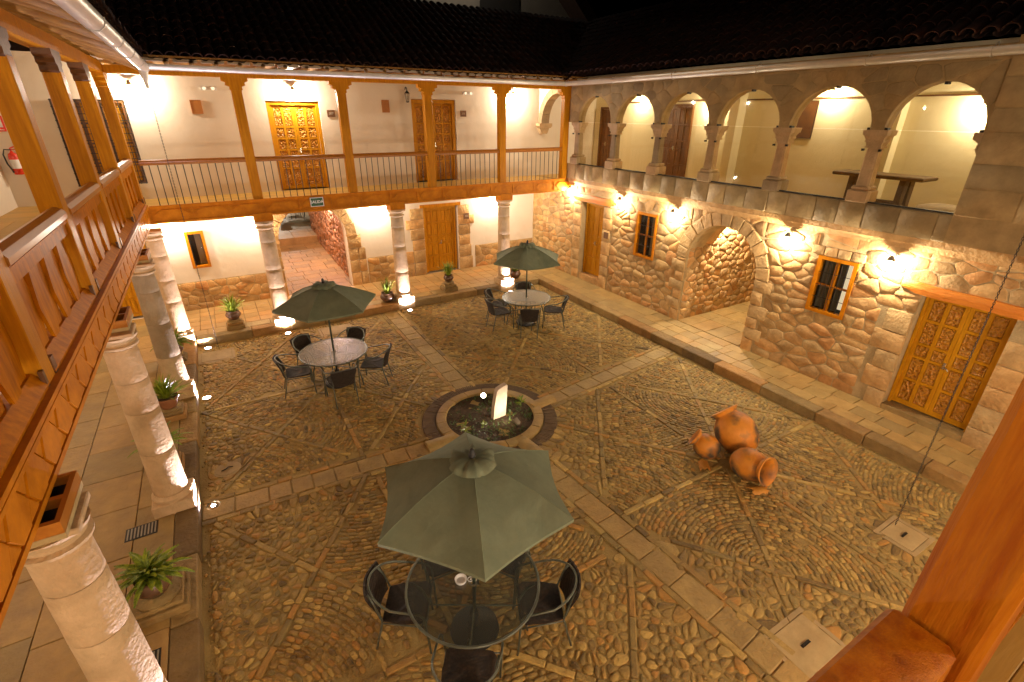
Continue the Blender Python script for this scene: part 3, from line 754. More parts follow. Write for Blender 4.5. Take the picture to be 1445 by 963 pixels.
floodlight(3.70, 6.06, .04, 3.62, 6.5, .16, 'garden spotlight in front of the white stone lighting it up', 15, size=140)

# recessed uplights at the foot of the columns
def uplight(x, y, tx, ty, label, P=P_SPOT, size=125):
    t = thing('ground_uplight', label, 'uplight', (x, y, 0), 'uplights set in the cobbles before the columns')
    MB().lathe([(.09, -.01), (.09, .02), (.065, .026)], 20, M=Matrix.Translation((x, y, 0)), caps=False).build('rim', 'steel', t)
    MB().lathe([(.001, .021), (.062, .020)], 20, M=Matrix.Translation((x, y, 0)), caps=False).build('lens', 'bulb_cool', t)
    d = Vector((tx-x, ty-y, 2.2)).normalized()
    li = bpy.data.lights.new('uplight_beam', 'SPOT'); li.energy = P; li.color = COOL; li.spot_size = math.radians(size); li.spot_blend = .6; li.shadow_soft_size = .03
    lo = bpy.data.objects.new('uplight_beam', li); COL.objects.link(lo); lo.parent = t
    lo.matrix_local = Matrix.Translation((0, 0, .04)) @ d.to_track_quat('-Z', 'Y').to_matrix().to_4x4()
UPL = [(-.93, 3.42, -1.40, 3.42, 'round ground uplight before the nearest left column'), (-.91, 6.62, -1.40, 6.68, 'bright round ground uplight before the second left column'), (-.93, 9.94, -1.40, 10.0, 'round ground uplight before the third left column'),
       (-.86, 12.45, -1.30, 12.95, 'ground uplight in the far left corner of the courtyard'), (.88, 12.44, .88, 12.95, 'ground uplight before the back column left of the passage'), (4.06, 12.44, 4.06, 12.95, 'ground uplight before the back column right of the passage'), (7.34, 12.44, 7.34, 12.95, 'ground uplight before the back column behind the far right table')]
for q in UPL: uplight(*q)

# ================================================================ building helpers
def fbox(mb, F, u0, u1, d0, d1, z0, z1, m=0, t=None, j=0.0):
    return mb.prism([(u0, z0), (u1, z0), (u1, z1), (u0, z1)], d0, d1, F, m, t)
def block(F, u0, u1, z0, z1, h, mt, parent, name='ashlar_block', g=.006, base=-.03):
    """a dressed block standing proud of the wall, with bevelled arrises"""
    b = .016; mb = MB(); u0 += g; u1 -= g; z0 += g; z1 -= g; hh = h+U(-.006, .006)
    def q(i): return [(u0+i+b, z0+i), (u1-i-b, z0+i), (u1-i, z0+i+b), (u1-i, z1-i-b), (u1-i-b, z1-i), (u0+i+b, z1-i), (u0+i, z1-i-b), (u0+i, z0+i+b)]
    vs = [F(u, base, z) for u, z in q(0)]+[F(u, hh-.012+U(-.003, .003), z) for u, z in q(0)]+[F(u, hh+U(-.003, .003), z) for u, z in q(.012)]
    fs = [(r*8+i, r*8+(i+1) % 8, r*8+8+(i+1) % 8, r*8+8+i) for r in range(2) for i in range(8)]+[tuple(range(16, 24))]
    mb.add(vs, fs, 0, U(0, 1)); return mb.build(name, mt, parent, smooth='auto')
def make_door(parent, F, u0, u1, z0, z1, dp, rows, label=None, frame=.07, mt='door_wood', carved=True, lev=1):
    """panelled double door; dp = depth of the leaf face (negative = recessed)"""
    mb = MB()
    fbox(mb, F, u0, u0+frame, dp-.06, dp+.05, z0, z1); fbox(mb, F, u1-frame, u1, dp-.06, dp+.05, z0, z1); fbox(mb, F, u0+frame, u1-frame, dp-.06, dp+.05, z1-frame, z1)
    dr = mb.build('door', mt, parent, label=label)
    a, b = u0+frame, u1-frame; c = (a+b)/2; top = z1-frame-.004
    pan = 'door_carved' if carved else mt
    for s_, (p, q) in enumerate(((a+.003, c-.002), (c+.002, b-.003))):
        mb = MB(); st = .075; w_ = (q-p-3*st*.8)/2; zb = z0+.02
        fbox(mb, F, p, q, dp-.045, dp-.02, zb, top)           # backing board
        for uu in (p, p+st*.8+w_, q-st*.8): fbox(mb, F, uu, uu+st*.8, dp-.0195, dp, zb, top)
        tot = sum(rows); H_ = top-zb-.10; z = zb+.10-.045
        zz = zb
        hs = [H_*r/tot for r in rows]
        rail = .045
        fbox(mb, F, p+st*.8, p+st*.8+w_, dp-.0195, dp-.001, zb, zb+.09); fbox(mb, F, p+2*st*.8+w_, q-st*.8, dp-.0195, dp-.001, zb, zb+.09)
        z = zb+.09
        for h in hs:
            for i in range(2):
                x0 = p+st*.8+i*(w_+st*.8)
                fbox(mb, F, x0, x0+w_, dp-.0195, dp-.001, z+h-rail, z+h)
                pm = MB(); e = .012; e2 = .03; zt = z+h-rail
                # raised panel: sloped margin up to a flat field
                P0 = [(x0+.004, z+.004), (x0+w_-.004, z+.004), (x0+w_-.004, zt-.004), (x0+.004, zt-.004)]
                P1 = [(x0+e, z+e), (x0+w_-e, z+e), (x0+w_-e, zt-e), (x0+e, zt-e)]
                P2 = [(x0+e2, z+e2), (x0+w_-e2, z+e2), (x0+w_-e2, zt-e2), (x0+e2, zt-e2)]
                vs = [F(*(k[0], dp-.0195, k[1])) for k in P0]+[F(k[0], dp-.004, k[1]) for k in P1]+[F(k[0], dp-.013, k[1]) for k in P2]
                cu, cz = x0+w_/2, (z+zt)/2
                fs = [(r*4+i2, r*4+(i2+1) % 4, r*4+4+(i2+1) % 4, r*4+4+i2) for r in range(2) for i2 in range(4)]+[(8, 9, 10, 11)]
                pm.add(vs, fs)
                if carved:    # a carved diamond boss and corner leaves
                    hw, hz = w_*.26, (zt-z)*.27
                    for (ou, oz, sc) in ((0, 0, 1),):
                        pts = [(cu+hw*math.cos(PI/4*k)*(1 if k % 2 == 0 else .62), cz+hz*math.sin(PI/4*k)*(1 if k % 2 == 0 else .62)) for k in range(8)]
                        vs = [F(a_, dp-.013, b_) for a_, b_ in pts]+[F(cu, dp+.002, cz)]; pm.add(vs, [(k, (k+1) % 8, 8) for k in range(8)])
                    for su in (-1, 1):
                        for sz in (-1, 1):
                            qx, qz = cu+su*(w_/2-e2-.012), cz+sz*((zt-z)/2-e2-.014)
                            pts = [(qx, qz), (qx-su*w_*.17, qz), (qx-su*w_*.10, qz-sz*(zt-z)*.07), (qx, qz-sz*(zt-z)*.15)]
                            vs = [F(a_, dp-.013, b_) for a_, b_ in pts]+[F((qx*2-su*w_*.08)/2, dp-.004, qz-sz*(zt-z)*.04)]; pm.add(vs, [(k, (k+1) % 4, 4) for k in range(4)])
                pm.build('door_panel', pan, dr)
            z += h
        mb.build('door_leaf', mt, dr)
    hm = MB(); hz = z0+(z1-z0)*.46
    hm.tube([F(c+.03, dp, hz), F(c+.03, dp+.05, hz)], .012, 6); hm.tube([F(c+.03, dp+.045, hz-.005), F(c-.03, dp+.05, hz-.03), F(c-.05, dp+.04, hz-.06)], .012, 6)
    fbox(hm, F, c+.012, c+.05, dp, dp+.006, hz-.07, hz+.05); hm.build('handle', 'steel', dr)
    return dr
def make_window(parent, F, u0, u1, z0, z1, dp, label=None, bars=True, curtain=None, cols=2, rowsn=2, mt='wood', name='window', back='dark_interior', barsv=6):
    fr = .065; mb = MB()
    fbox(mb, F, u0, u0+fr, dp-.08, dp+.03, z0, z1); fbox(mb, F, u1-fr, u1, dp-.08, dp+.03, z0, z1); fbox(mb, F, u0+fr, u1-fr, dp-.08, dp+.03, z1-fr, z1); fbox(mb, F, u0+fr, u1-fr, dp-.08, dp+.03, z0, z0+fr)
    wd = mb.build(name, mt, parent, label=label)
    a, b, c0, c1 = u0+fr, u1-fr, z0+fr, z1-fr; mb = MB()
    for k in range(1, cols): x = a+(b-a)*k/cols; fbox(mb, F, x-.03, x+.03, dp-.06, dp-.01, c0, c1)
    for k in range(1, rowsn): z = c0+(c1-c0)*k/rowsn; fbox(mb, F, a, b, dp-.055, dp-.015, z-.018, z+.018)
    if mb.v: mb.build('mullion', mt, wd)
    for i in range(cols):
        for k in range(rowsn):
            mb = MB(); x0 = a+(b-a)*i/cols; z_ = c0+(c1-c0)*k/rowsn
            fbox(mb, F, x0, x0+(b-a)/cols, dp-.045, dp-.04, z_, z_+(c1-c0)/rowsn); mb.build('pane', 'window_glass', wd)
    if bars:
        mb = MB()
        for k in range(1, barsv): x = a+(b-a)*k/barsv; mb.tube([F(x, dp+.012, c0), F(x, dp+.012, c1)], .006, 5)
        for k in range(1, 4): z = c0+(c1-c0)*k/4; mb.tube([F(a, dp+.012, z), F(b, dp+.012, z)], .006, 5)
        mb.build('window_grille', 'black_iron', wd)
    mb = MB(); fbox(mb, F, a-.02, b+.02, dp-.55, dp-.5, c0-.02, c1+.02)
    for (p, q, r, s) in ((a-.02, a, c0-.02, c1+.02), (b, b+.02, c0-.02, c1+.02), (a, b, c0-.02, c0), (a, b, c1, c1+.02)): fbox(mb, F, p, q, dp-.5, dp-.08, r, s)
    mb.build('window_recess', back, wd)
    if curtain:
        for (p, q, m_) in curtain:
            mb = MB(); n = 18; pts = [(a+(b-a)*(p+(q-p)*i/n), .012*math.sin(i*2.1)+.006*math.sin(i*.9)) for i in range(n+1)]
            vs = []; 
            for off in (0, .006):
                for (x, y) in pts: vs += [F(x, dp-.14+y-off, c0), F(x, dp-.14+y-off, c1)]
            k0 = 2*(n+1); fs = [(2*i, 2*i+2, 2*i+3, 2*i+1) for i in range(n)]+[(k0+2*i, k0+2*i+1, k0+2*i+3, k0+2*i+2) for i in range(n)]
            mb.add(vs, fs); mb.build('curtain', m_, wd, fix=False)
    return wd
def rect_clip(ops, mar=.0):
    """half planes that keep a site clear of rectangular/round openings: ops = ('r',u0,u1,z0,z1) or ('c',u,z,r,zbottom)"""
    def f(p):
        out = []
        for o in ops:
            if o[0] == 'r':
                _, a, b, c, d = o
                if a < p[0] < b and c < p[1] < d: return [(0, 0, -1)]
                # choose the separating side with most room
                cand = [(a-p[0], (1, 0, a)), (p[0]-b, (-1, 0, -b)), (c-p[1], (0, 1, c)), (p[1]-d, (0, -1, -d))]
                cand.sort(key=lambda k: -k[0]); 
                if cand[0][0] < .7: out.append(cand[0][1])
            else:
                _, u, z, r, zb = o; dx, dz = p[0]-u, p[1]-z; l = math.hypot(dx, dz)
                if dz < 0:
                    if abs(dx) < r: return [(0, 0, -1)]
                    out.append((1, 0, u-r) if dx < 0 else (-1, 0, -(u+r)))
                else:
                    if l < r: return [(0, 0, -1)]
                    a_, b_ = -dx/l, -dz/l; out.append((a_, b_, a_*(u+dx/l*r)+b_*(z+dz/l*r)))
        return out
    return f
def rubble_sites(u0, u1, z0, z1, du, dz, blocked=None, jit=.26):
    st = []; z = z0+dz/2; r = 0
    while z < z1:
        u = u0+(du/2 if r % 2 else 0)+U(0, du*.3)
        while u < u1:
            p = (u+U(-jit, jit)*du, z+U(-jit, jit)*dz)
            if rnd.random() > .13: st.append(p)
            if rnd.random() < .14: st.append((p[0]+du*.42, p[1]+dz*.42))
            u += du*U(.6, 1.4)
        z += dz; r += 1
    return st
def rubble_wall(F, rects, ops, mt, parent, name, nobj, du=.3, dz=.2, hr=(.018, .045), gap=.011, rd=.14, stretch=1.3, tint_fn=None):
    polys = []
    cf = rect_clip(ops)
    for (u0, u1, z0, z1) in rects:
        st = rubble_sites(u0, u1, z0, z1, du, dz)
        st = [p for p in st if u0 < p[0] < u1 and z0 < p[1] < z1 and not any(h[2] == -1 and h[0] == 0 and h[1] == 0 for h in cf(p))]
        for i, p in voronoi(st, (u0, u1, z0, z1), max(du, dz)*1.5, cf, sx=dz/du*1.1):
            polys.append(shrink(p, gap*U(.5, 1.7), 1, 10, .15))
    polys = [p for p in polys if p and area(p) > .0015]
    k = near(F)
    def key(p):
        n = len(p); c = F(sum(q[0] for q in p)/n, 0, sum(q[1] for q in p)/n)
        return 99 if not in_view(c) else (c-CAMP).length/math.sqrt(area(p))
    emit_stones(polys, F, mt, parent, name, nobj, lambda p: U(*hr), tint_fn or (lambda p: U(0, 1)), key=key, round_=rd, tilt=.06)
    return len(polys)
def arch_ring(F, uc, zs, r0, r1, n, h, mt, parent, name='voussoir', a0=0, a1=PI, depth=-.03):
    for k in range(n):
        t0 = a0+(a1-a0)*k/n+.008/r0; t1 = a0+(a1-a0)*(k+1)/n-.008/r0; mb = MB(); m_ = 3; hh = h+U(-.008, .008); rr = r1+U(-.02, .03)
        def ring(d, i):
            P_ = []
            for q in range(m_+1): th = t0+i/r1+(t1-t0-2*i/r1)*q/m_; P_.append((uc+(rr-i)*math.cos(th), zs+(rr-i)*math.sin(th)))
            for q in range(m_, -1, -1): th = t0+i/r0+(t1-t0-2*i/r0)*q/m_; P_.append((uc+(r0+i)*math.cos(th), zs+(r0+i)*math.sin(th)))
            return [F(u, d, z) for u, z in P_]
        c = 2*(m_+1); vs = ring(depth, 0)+ring(hh-.012, 0)+ring(hh, .012)
        fs = [(r*c+i, r*c+(i+1) % c, r*c+c+(i+1) % c, r*c+c+i) for r in range(2) for i in range(c)]+[tuple(range(2*c, 3*c))]
        mb.add(vs, fs, 0, U(0, 1)); mb.build(name, mt, parent, smooth='auto')
def text_mesh(name, body, size, mt, parent, M, ext=.002, align='CENTER', bold=0.0):
    cu = bpy.data.curves.new(name, 'FONT'); cu.body = body; cu.size = size; cu.extrude = ext; cu.align_x = align; cu.align_y = 'CENTER'; cu.offset = bold; cu.resolution_u = 3
    to = bpy.data.objects.new(name, cu); COL.objects.link(to); bpy.context.view_layer.update()
    me = bpy.data.meshes.new_from_object(to.evaluated_get(bpy.context.evaluated_depsgraph_get()))
    bpy.data.objects.remove(to); bpy.data.curves.remove(cu)
    me.transform(M); me.materials.clear(); me.materials.append(MATS[mt])
    c = Vector((0, 0, 0))
    for v in me.vertices: c += v.co
    c /= max(1, len(me.vertices)); me.transform(Matrix.Translation(-c))
    return new_obj(name, me, parent, c)
def wall_text_matrix(F, u, d, z, su=1):
    o = F(u, d, z); ux = (F(u+1, d, z)-o)*su; n = (F(u, d+1, z)-o); zx = Vector((0, 0, 1))
    return Matrix(((ux.x, zx.x, n.x, o.x), (ux.y, zx.y, n.y, o.y), (ux.z, zx.z, n.z, o.z), (0, 0, 0, 1)))
nsc = 0
def sconce(F, u, z, label, P=P_LOW, col=WARM, group='wall lamps around the courtyard', out=.16, drop=.10, cap=True):
    """small bracket lamp: wall plate, arm, conical hood with a bulb below it"""
    o = F(u, 0, z); t = thing('wall_lamp', label, 'wall lamp', o, group)
    mb = MB(); fbox(mb, F, u-.035, u+.035, 0, .015, z-.06, z+.06); mb.build('wall_plate', 'lamp_metal', t)
    MB().tube([F(u, .01, z+.02), F(u, out*.6, z+.05), F(u, out, z+.03)], .009, 6).build('arm', 'lamp_metal', t)
    c = F(u, out, z)
    MB().lathe([(.018, .045), (.030, .035), (.062, -.03), (.066, -.035), (.060, -.034), (.016, .03)], 14, M=Matrix.Translation(c), caps=False).build('lamp_shade', 'lamp_metal', t, smooth=True)
    MB().lathe([(.004, .0), (.026, -.012), (.034, -.035), (.024, -.058), (.003, -.066)], 10, M=Matrix.Translation(c)).build('bulb', 'bulb', t, smooth=True)
    li = bpy.data.lights.new('lamp_light', 'POINT'); li.energy = P; li.color = col; li.shadow_soft_size = .035
    lo = bpy.data.objects.new('lamp_light', li); COL.objects.link(lo); lo.parent = t; lo.location = F(u, out+.02, z-drop)-o
    return t

# ================================================================ BACK WING
BY = 14.9; FB = FY(BY)
bw = thing('back_wing', 'two storey white plastered back wing with a stone arch passage and carved double doors', 'building', (4, BY, 0))
ops = [rect_op(-.86, -.44, 1.30, 2.25), arch_op(1.29, 3.13, -.1, 1.76), rect_op(5.55, 6.74, .15, 2.32), rect_op(-2.75, -1.70, .15, 2.35),
       rect_op(1.60, 2.88, 3.05, 5.28), rect_op(5.42, 6.82, 3.05, 5.39), rect_op(-2.59, -1.29, 3.46, 5.25)]
mb = MB(); wall_cols(mb, FB, -3.74, 12.3, -.02, 6.6, -.45, 0, ops); mb.build('wall', 'plaster', bw)
# stone facing of the ground floor
bops = [('r', 1.29, 3.13, -1, 1.76), ('r', .88, 1.29, -1, 1.8), ('r', 3.13, 3.66, -1, 1.3), ('r', 4.72, 7.34, -1, 3), ('r', -2.9, -1.6, -1, 3)]
rubble_wall(FB, [(-1.50, .88, PZ-.02, .94), (3.66, 4.72, PZ-.02, .97), (7.34, 9.66, PZ-.02, .93)], [], 'rubble', bw, 'wainscot_stone', 200, .30, .19, (.006, .018), .005, .07)
mb = MB(); 
for q in ((-1.52, .88, PZ-.05, .95), (3.66, 4.72, PZ-.05, .98), (7.34, 9.66, PZ-.05, .94)): mb = MB(); fbox(mb, FB, q[0], q[1], -.01, .003, q[2], q[3]); mb.build('wainscot_mortar', 'wall_mortar', bw)
z = PZ-.02
for k, (h, l, r) in enumerate([(.42, .36, .52), (.38, .42, .50), (.36, .34, .50), (.40, .38, .40)]):
    block(FB, 1.29-l, 1.29, z, z+h, .035, 'ashlar', bw); 
    if r > .45 and k < 3: block(FB, 3.13, 3.13+r*.55, z, z+h, .035, 'ashlar', bw); block(FB, 3.13+r*.55, 3.13+r, z, z+h, .03, 'ashlar', bw)
    else: block(FB, 3.13, 3.13+r, z, z+h, .035, 'ashlar', bw)
    z += h
arch_ring(FB, 2.21, 1.76, .92, 1.19, 11, .04, 'ashlar', bw)
mb = MB(); fbox(mb, FB, 1.0, 1.30, -.02, .055, 1.70, 1.765); fbox(mb, FB, 3.12, 3.42, -.02, .055, 1.70, 1.765); mb.build('impost', 'ashlar', bw)
z = PZ-.02
for k, (h, l, r) in enumerate([(.44, .80, .50), (.40, .82, .46), (.34, .42, .42), (.34, .46, .44), (.30, .60, .58), (.34, .44, .40)]):
    if l > .6: block(FB, 5.55-l, 5.55-l*.5, z, z+h, .025, 'ashlar', bw); block(FB, 5.55-l*.5, 5.55, z, z+h, .03, 'ashlar', bw)
    else: block(FB, 5.55-l, 5.55, z, z+h, .03, 'ashlar', bw)
    block(FB, 6.74, 6.74+r, z, z+h, .03, 'ashlar', bw); z += h
mb = MB(); fbox(mb, FB, 5.45, 6.84, -.3, .02, 2.32, 2.42); mb.build('door_lintel', 'wood_post', bw)
make_door(bw, FB, 5.58, 6.71, PZ, 2.31, -.16, [1.2, 1.2, .6, 1.2, 1.1], 'plain panelled double door of the ground floor', carved=False)
make_door(bw, FB, -2.72, -1.73, PZ, 2.32, -.14, [1.2, 1.2, .6, 1.2, 1.1], 'ground floor door behind the left columns', carved=False)
make_door(bw, FB, 1.61, 2.87, 3.11, 5.27, -.10, [1.15, 1.15, .7, .7, 1.2], 'carved double door under the upper wall lamp', frame=.08)
make_door(bw, FB, 5.43, 6.81, 3.11, 5.38, -.12, [1.15, 1.15, .7, .7, 1.2], 'carved double door beside the black lantern', frame=.10)
make_window(bw, FB, -.86, -.44, 1.30, 2.25, .005, 'narrow orange framed window of the ground floor', bars=False, cols=1, rowsn=1, curtain=[(.45, .95, 'curtain')], back='wood_dark')
# grilled window of the upper floor
wd = make_window(bw, FB, -2.59, -1.29, 3.46, 5.25, -.05, 'tall wooden shuttered window behind an iron grille', bars=False, cols=3, rowsn=4, mt='wood_dark', back='door_wood')
for c_ in list(wd.children):
    if c_.name.startswith('pane'): bpy.data.objects.remove(c_)
for k in range(3): mb = MB(); fbox(mb, FB, -2.52+k*.39, -2.15+k*.39, -.09, -.07, 3.53, 5.18); mb.build('shutter', 'door_wood', wd)
mb = MB()
for k in range(13): x = -2.57+1.26*k/12; mb.tube([FB(x, .03, 3.46), FB(x, .03, 5.25)], .008, 5)
for k in range(14): z = 3.48+1.75*k/13; mb.tube([FB(-2.59, .04, z), FB(-1.29, .04, z)], .007, 5)
mb.build('window_grille', 'black_iron', wd)
# interior depth behind the wall (passage to the far patio)
FPR = lambda u, d, z: Vector((3.22-d+(u-14.9)*.02, u, z))
mb = MB(); wall_cols(mb, FPR, BY+.45, 22.9, -.02, 3.4, -.3, 0, []); mb.build('passage_wall', 'wall_mortar', bw)
rubble_wall(FPR, [(BY+.46, 22.85, PZ-.02, 3.1)], [], 'rubble_red', bw, 'passage_stone', 120, .26, .17, (.02, .05), .008)
mb = MB(); fbox(mb, FX(1.18, 1), BY+.45, 22.9, -.3, 0, -.02, 3.4); mb.build('passage_wall', 'plaster', bw)
mb = MB(); mb.box(1.15, 3.3, BY+.45, 21.0, 2.95, 3.1); mb.build('passage_ceiling', 'wood_ceiling', bw)

# upper details on the back wall
def plaque(F, u0, u1, z0, z1, mt, label, cat, name, txt=None, tmt='white_paint', ts=.1, group=None, frame=None):
    t = thing(name, label, cat, F((u0+u1)/2, 0, (z0+z1)/2), group)
    mb = MB(); fbox(mb, F, u0, u1, 0.002, .02, z0, z1); mb.build('board', mt, t)
    if frame:
        mb = MB(); e = .014
        for q in ((u0, u0+e, z0, z1), (u1-e, u1, z0, z1), (u0+e, u1-e, z0, z0+e), (u0+e, u1-e, z1-e, z1)): fbox(mb, F, q[0], q[1], .0205, .027, q[2], q[3])
        mb.build('frame', frame, t)
    if txt: text_mesh('lettering', txt, ts, tmt, t, wall_text_matrix(F, (u0+u1)/2, .0225, (z0+z1)/2), bold=.002)
    return t
plaque(FB, -.03, .20, 4.97, 5.27, 'orange_plaque', 'square terracotta coloured plaque high on the white wall left of the lamp lit carved door', 'plaque', 'wall_plaque', group='terracotta plaques on the upper wall', frame='orange_plaque')
plaque(FB, 4.56, 4.77, 5.03, 5.35, 'orange_plaque', 'square terracotta coloured plaque high on the white wall left of the black lantern', 'plaque', 'wall_plaque', group='terracotta plaques on the upper wall', frame='orange_plaque')
plaque(FB, 3.06, 3.26, 4.91, 5.08, 'brown_plaque', 'small brown room number sign reading 207 beside the carved door', 'room sign', 'room_sign', '207', 'curtain', .08, 'room number signs')
plaque(FB, 6.96, 7.15, 4.93, 5.10, 'brown_plaque', 'small brown room number sign reading 206 right of the lantern door', 'room sign', 'room_sign', '206', 'curtain', .08, 'room number signs')
plaque(FY(BY-.031), 6.93, 7.13, 1.86, 2.05, 'brown_plaque', 'small room number sign reading 106 on the stone door surround', 'room sign', 'room_sign', '106', 'curtain', .08, 'room number signs')
for (u, z, lb) in ((.42, 5.52, 'slim white emergency light above the left terracotta plaque'), (7.22, 5.57, 'slim white emergency light above the 206 room sign')):
    t = thing('emergency_light', lb, 'emergency light', FB(u, 0, z), 'emergency lights'); mb = MB(); fbox(mb, FB, u-.17, u+.17, 0, .05, z-.04, z+.03); mb.build('housing', 'white_paint', t)
    for s_ in (-.09, .09): mb = MB(); mb.lathe([(.001, 0), (.03, .005), (.035, .02)], 10, M=Matrix.Translation(FB(u+s_, .05, z)) @ Matrix.Rotation(PI/2, 4, 'X'), caps=False); mb.build('lens', 'pale_glow', t)
# black lantern
t = thing('wall_lantern', 'small black iron lantern on the white wall beside the upper door', 'lantern', FB(5.27, 0, 5.5))
MB().tube([FB(5.27, 0, 5.62), FB(5.27, .05, 5.68), FB(5.27, .13, 5.66), FB(5.27, .15, 5.6)], .012, 6).build('bracket', 'black_iron', t)
c = FB(5.27, .15, 5.42); mb = MB().lathe([(.01, .18), (.07, .11), (.075, .10), (.02, .10)], 6, M=Matrix.Translation(c)); mb.lathe([(.03, -.13), (.045, -.11), (.04, -.10)], 6, M=Matrix.Translation(c)); mb.build('cap', 'black_iron', t)
mb = MB()
for k in range(6): a = PI/3*k; mb.tube([c+Vector((.065*math.cos(a), .065*math.sin(a), .10)), c+Vector((.04*math.cos(a), .04*math.sin(a), -.11))], .005, 4)
mb.build('cage', 'black_iron', t)
MB().lathe([(.036, -.10), (.058, .09)], 6, M=Matrix.Translation(c), caps=False).build('glass', 'clear_glass', t)
# fire extinguisher and its sign
t = thing('fire_extinguisher', 'red fire extinguisher hung on the white wall of the left upper gallery', 'fire extinguisher', FB(-3.48, .1, 3.75))
c = FB(-3.47, .10, 3.78); M = Matrix.Translation(c)
MB().lathe([(.075, 0), (.085, .015), (.085, .36), (.07, .41), (.03, .44), (.025, .46)], 18, M=M).build('cylinder', 'red_paint', t, smooth=True)
mb = MB(); mb.lathe([(.0865, .12), (.0865, .30)], 18, M=M, caps=False, a0=-PI*.85, a1=-PI*.15); mb.build('label_sticker', 'white_paint', t)
mb = MB(); mb.tube([c+Vector((0, 0, .45)), c+Vector((0, -.01, .52)), c+Vector((.07, -.03, .55))], .014, 6); mb.tube([c+Vector((0, 0, .49)), c+Vector((.08, -.03, .50))], .010, 6); mb.build('valve', 'red_paint', t)
MB().tube([c+Vector((0, -.02, .49)), c+Vector((-.09, -.05, .50)), c+Vector((-.13, -.06, .40)), c+Vector((-.12, -.06, .22)), c+Vector((-.08, -.07, .1)), c+Vector((-.07, -.07, .04))], .014, 7).build('hose', 'black_plastic', t, smooth=True)
t = plaque(FB, -3.72, -3.43, 4.62, 4.92, 'red_sign', 'red and white fire equipment sign above the extinguisher', 'safety sign', 'safety_sign')
mb = MB(); fbox(mb, FB, -3.69, -3.46, .0205, .0225, 4.70, 4.89); fbox(mb, FB, -3.69, -3.46, .0205, .0225, 4.645, 4.66); mb.build('white_field', 'white_paint', t)
mb = MB(); mb.prism([(-3.6, 4.88), (-3.55, 4.88), (-3.55, 4.80), (-3.515, 4.80), (-3.575, 4.72), (-3.635, 4.80), (-3.6, 4.80)], .023, .025, FB); mb.build('arrow', 'red_sign', t)
# stone half arch and corbel at the right end of the gallery
mb = MB(); mb.prism([(9.76, 4.60), (10.14, 4.60), (10.20, 4.66), (10.20, 4.74), (9.70, 4.74), (9.70, 4.66)], -.02, .24, FB); mb.prism([(9.84, 4.42), (10.06, 4.42), (10.14, 4.60), (9.76, 4.60)], -.02, .16, FB)
mb.build('corbel', 'column_stone', bw)
n = 10
FARC = lambda u, d, z: Vector((9.79+d, u, z))
for k in range(n):
    mb = MB(); t0 = PI*k/n+.006; t1 = PI*(k+1)/n-.006; P_ = []
    yc, rr0, rr1 = 13.84, .86, 1.06
    for th in (t0, (t0+t1)/2, t1): P_.append((yc+rr1*math.cos(th), 4.74+rr1*1.02*math.sin(th)*.98))
    for th in (t1, (t0+t1)/2, t0): P_.append((yc+rr0*math.cos(th), 4.74+rr0*1.02*math.sin(th)*.98))
    mb.prism(P_, 0, .30, FARC, 0, U(0, 1)); mb.build('arch_stone', 'column_stone', bw)
mb = MB(); ops = [arch_op(12.98, 14.70, 2, 4.74)]; wall_cols(mb, lambda u, d, z: Vector((9.80+d, u, z)), 12.95, BY, 4.74, 6.3, 0.02, .28, [arch_op(12.78, 14.9, 2, 4.74)]); mb.build('arch_wall', 'plaster', bw)

# ================================================================ COLUMNS
def column(x, y, label, face, tints=(.6, .5, .7, .55), group='stone columns round the ground floor', r0=.195, r1=.165):
    t = thing('stone_column', label, 'column', (x, y, 0), group); M = Matrix.Translation((x, y, 0))
    MB().bbox(x-.235, x+.235, y-.235, y+.235, -.02, .35, .012, 0, .7).build('plinth', 'column_stone', t, smooth='auto')
    MB().lathe([(.225, .35), (.235, .37), (.232, .40), (.205, .42), (.20, .44)], 26, 0, .7, M=M).build('base', 'column_stone', t, smooth='auto')
    zs = [.44, 1.05+U(-.1, .1), 1.68+U(-.12, .12), 2.18+U(-.08, .08), 2.53]
    for i in range(4):
        a, b = zs[i], zs[i+1]; k0 = (a-.44)/2.1; k1 = (b-.44)/2.1; ra = r0+(r1-r0)*k0; rb = r0+(r1-r0)*k1
        MB().lathe([(ra-.006, a+.002), (ra, a+.012)]+[(ra+(rb-ra)*j/5, a+.012+(b-a-.024)*j/5) for j in range(1, 5)]+[(rb, b-.012), (rb-.006, b-.002)], 26, 0, tints[i], M=M, wob=.008).build('drum', 'column_stone', t, smooth='auto')
    MB().lathe([(r1-.004, 2.532), (r1+.03, 2.55), (r1+.035, 2.575), (r1+.005, 2.59), (r1+.005, 2.62), (r1+.035, 2.65), (r1+.045, 2.68)], 26, 0, .6, M=M).build('capital', 'column_stone', t, smooth='auto')
    MB().bbox(x-.19, x+.19, y-.19, y+.19, 2.682, 2.73, .008, 0, .8).build('abacus', 'column_stone', t, smooth='auto')
    return t
LX = -1.31
for (y, lb, tn) in ((3.40, 'nearest left column, pale pinkish stone with a chipped joint', (.7, .65, .75, .8)), (6.72, 'second left column, tall pink tinged stone shaft', (.7, .6, .75, .8)), (10.0, 'third left column, with dark grey weathered drums', (.45, .05, .15, .1)), (12.87, 'corner column where the left and back galleries meet', (.8, .75, .8, .7))):
    column(LX, y, lb, 'x', tn)
for (x, lb) in ((.88, 'back column left of the arched passage'), (4.06, 'back column between the arched passage and the ground floor door'), (7.33, 'back column right of the ground floor door, behind the far table')):
    column(x, 12.89, lb, 'y', (.9, .7, .6, .3))
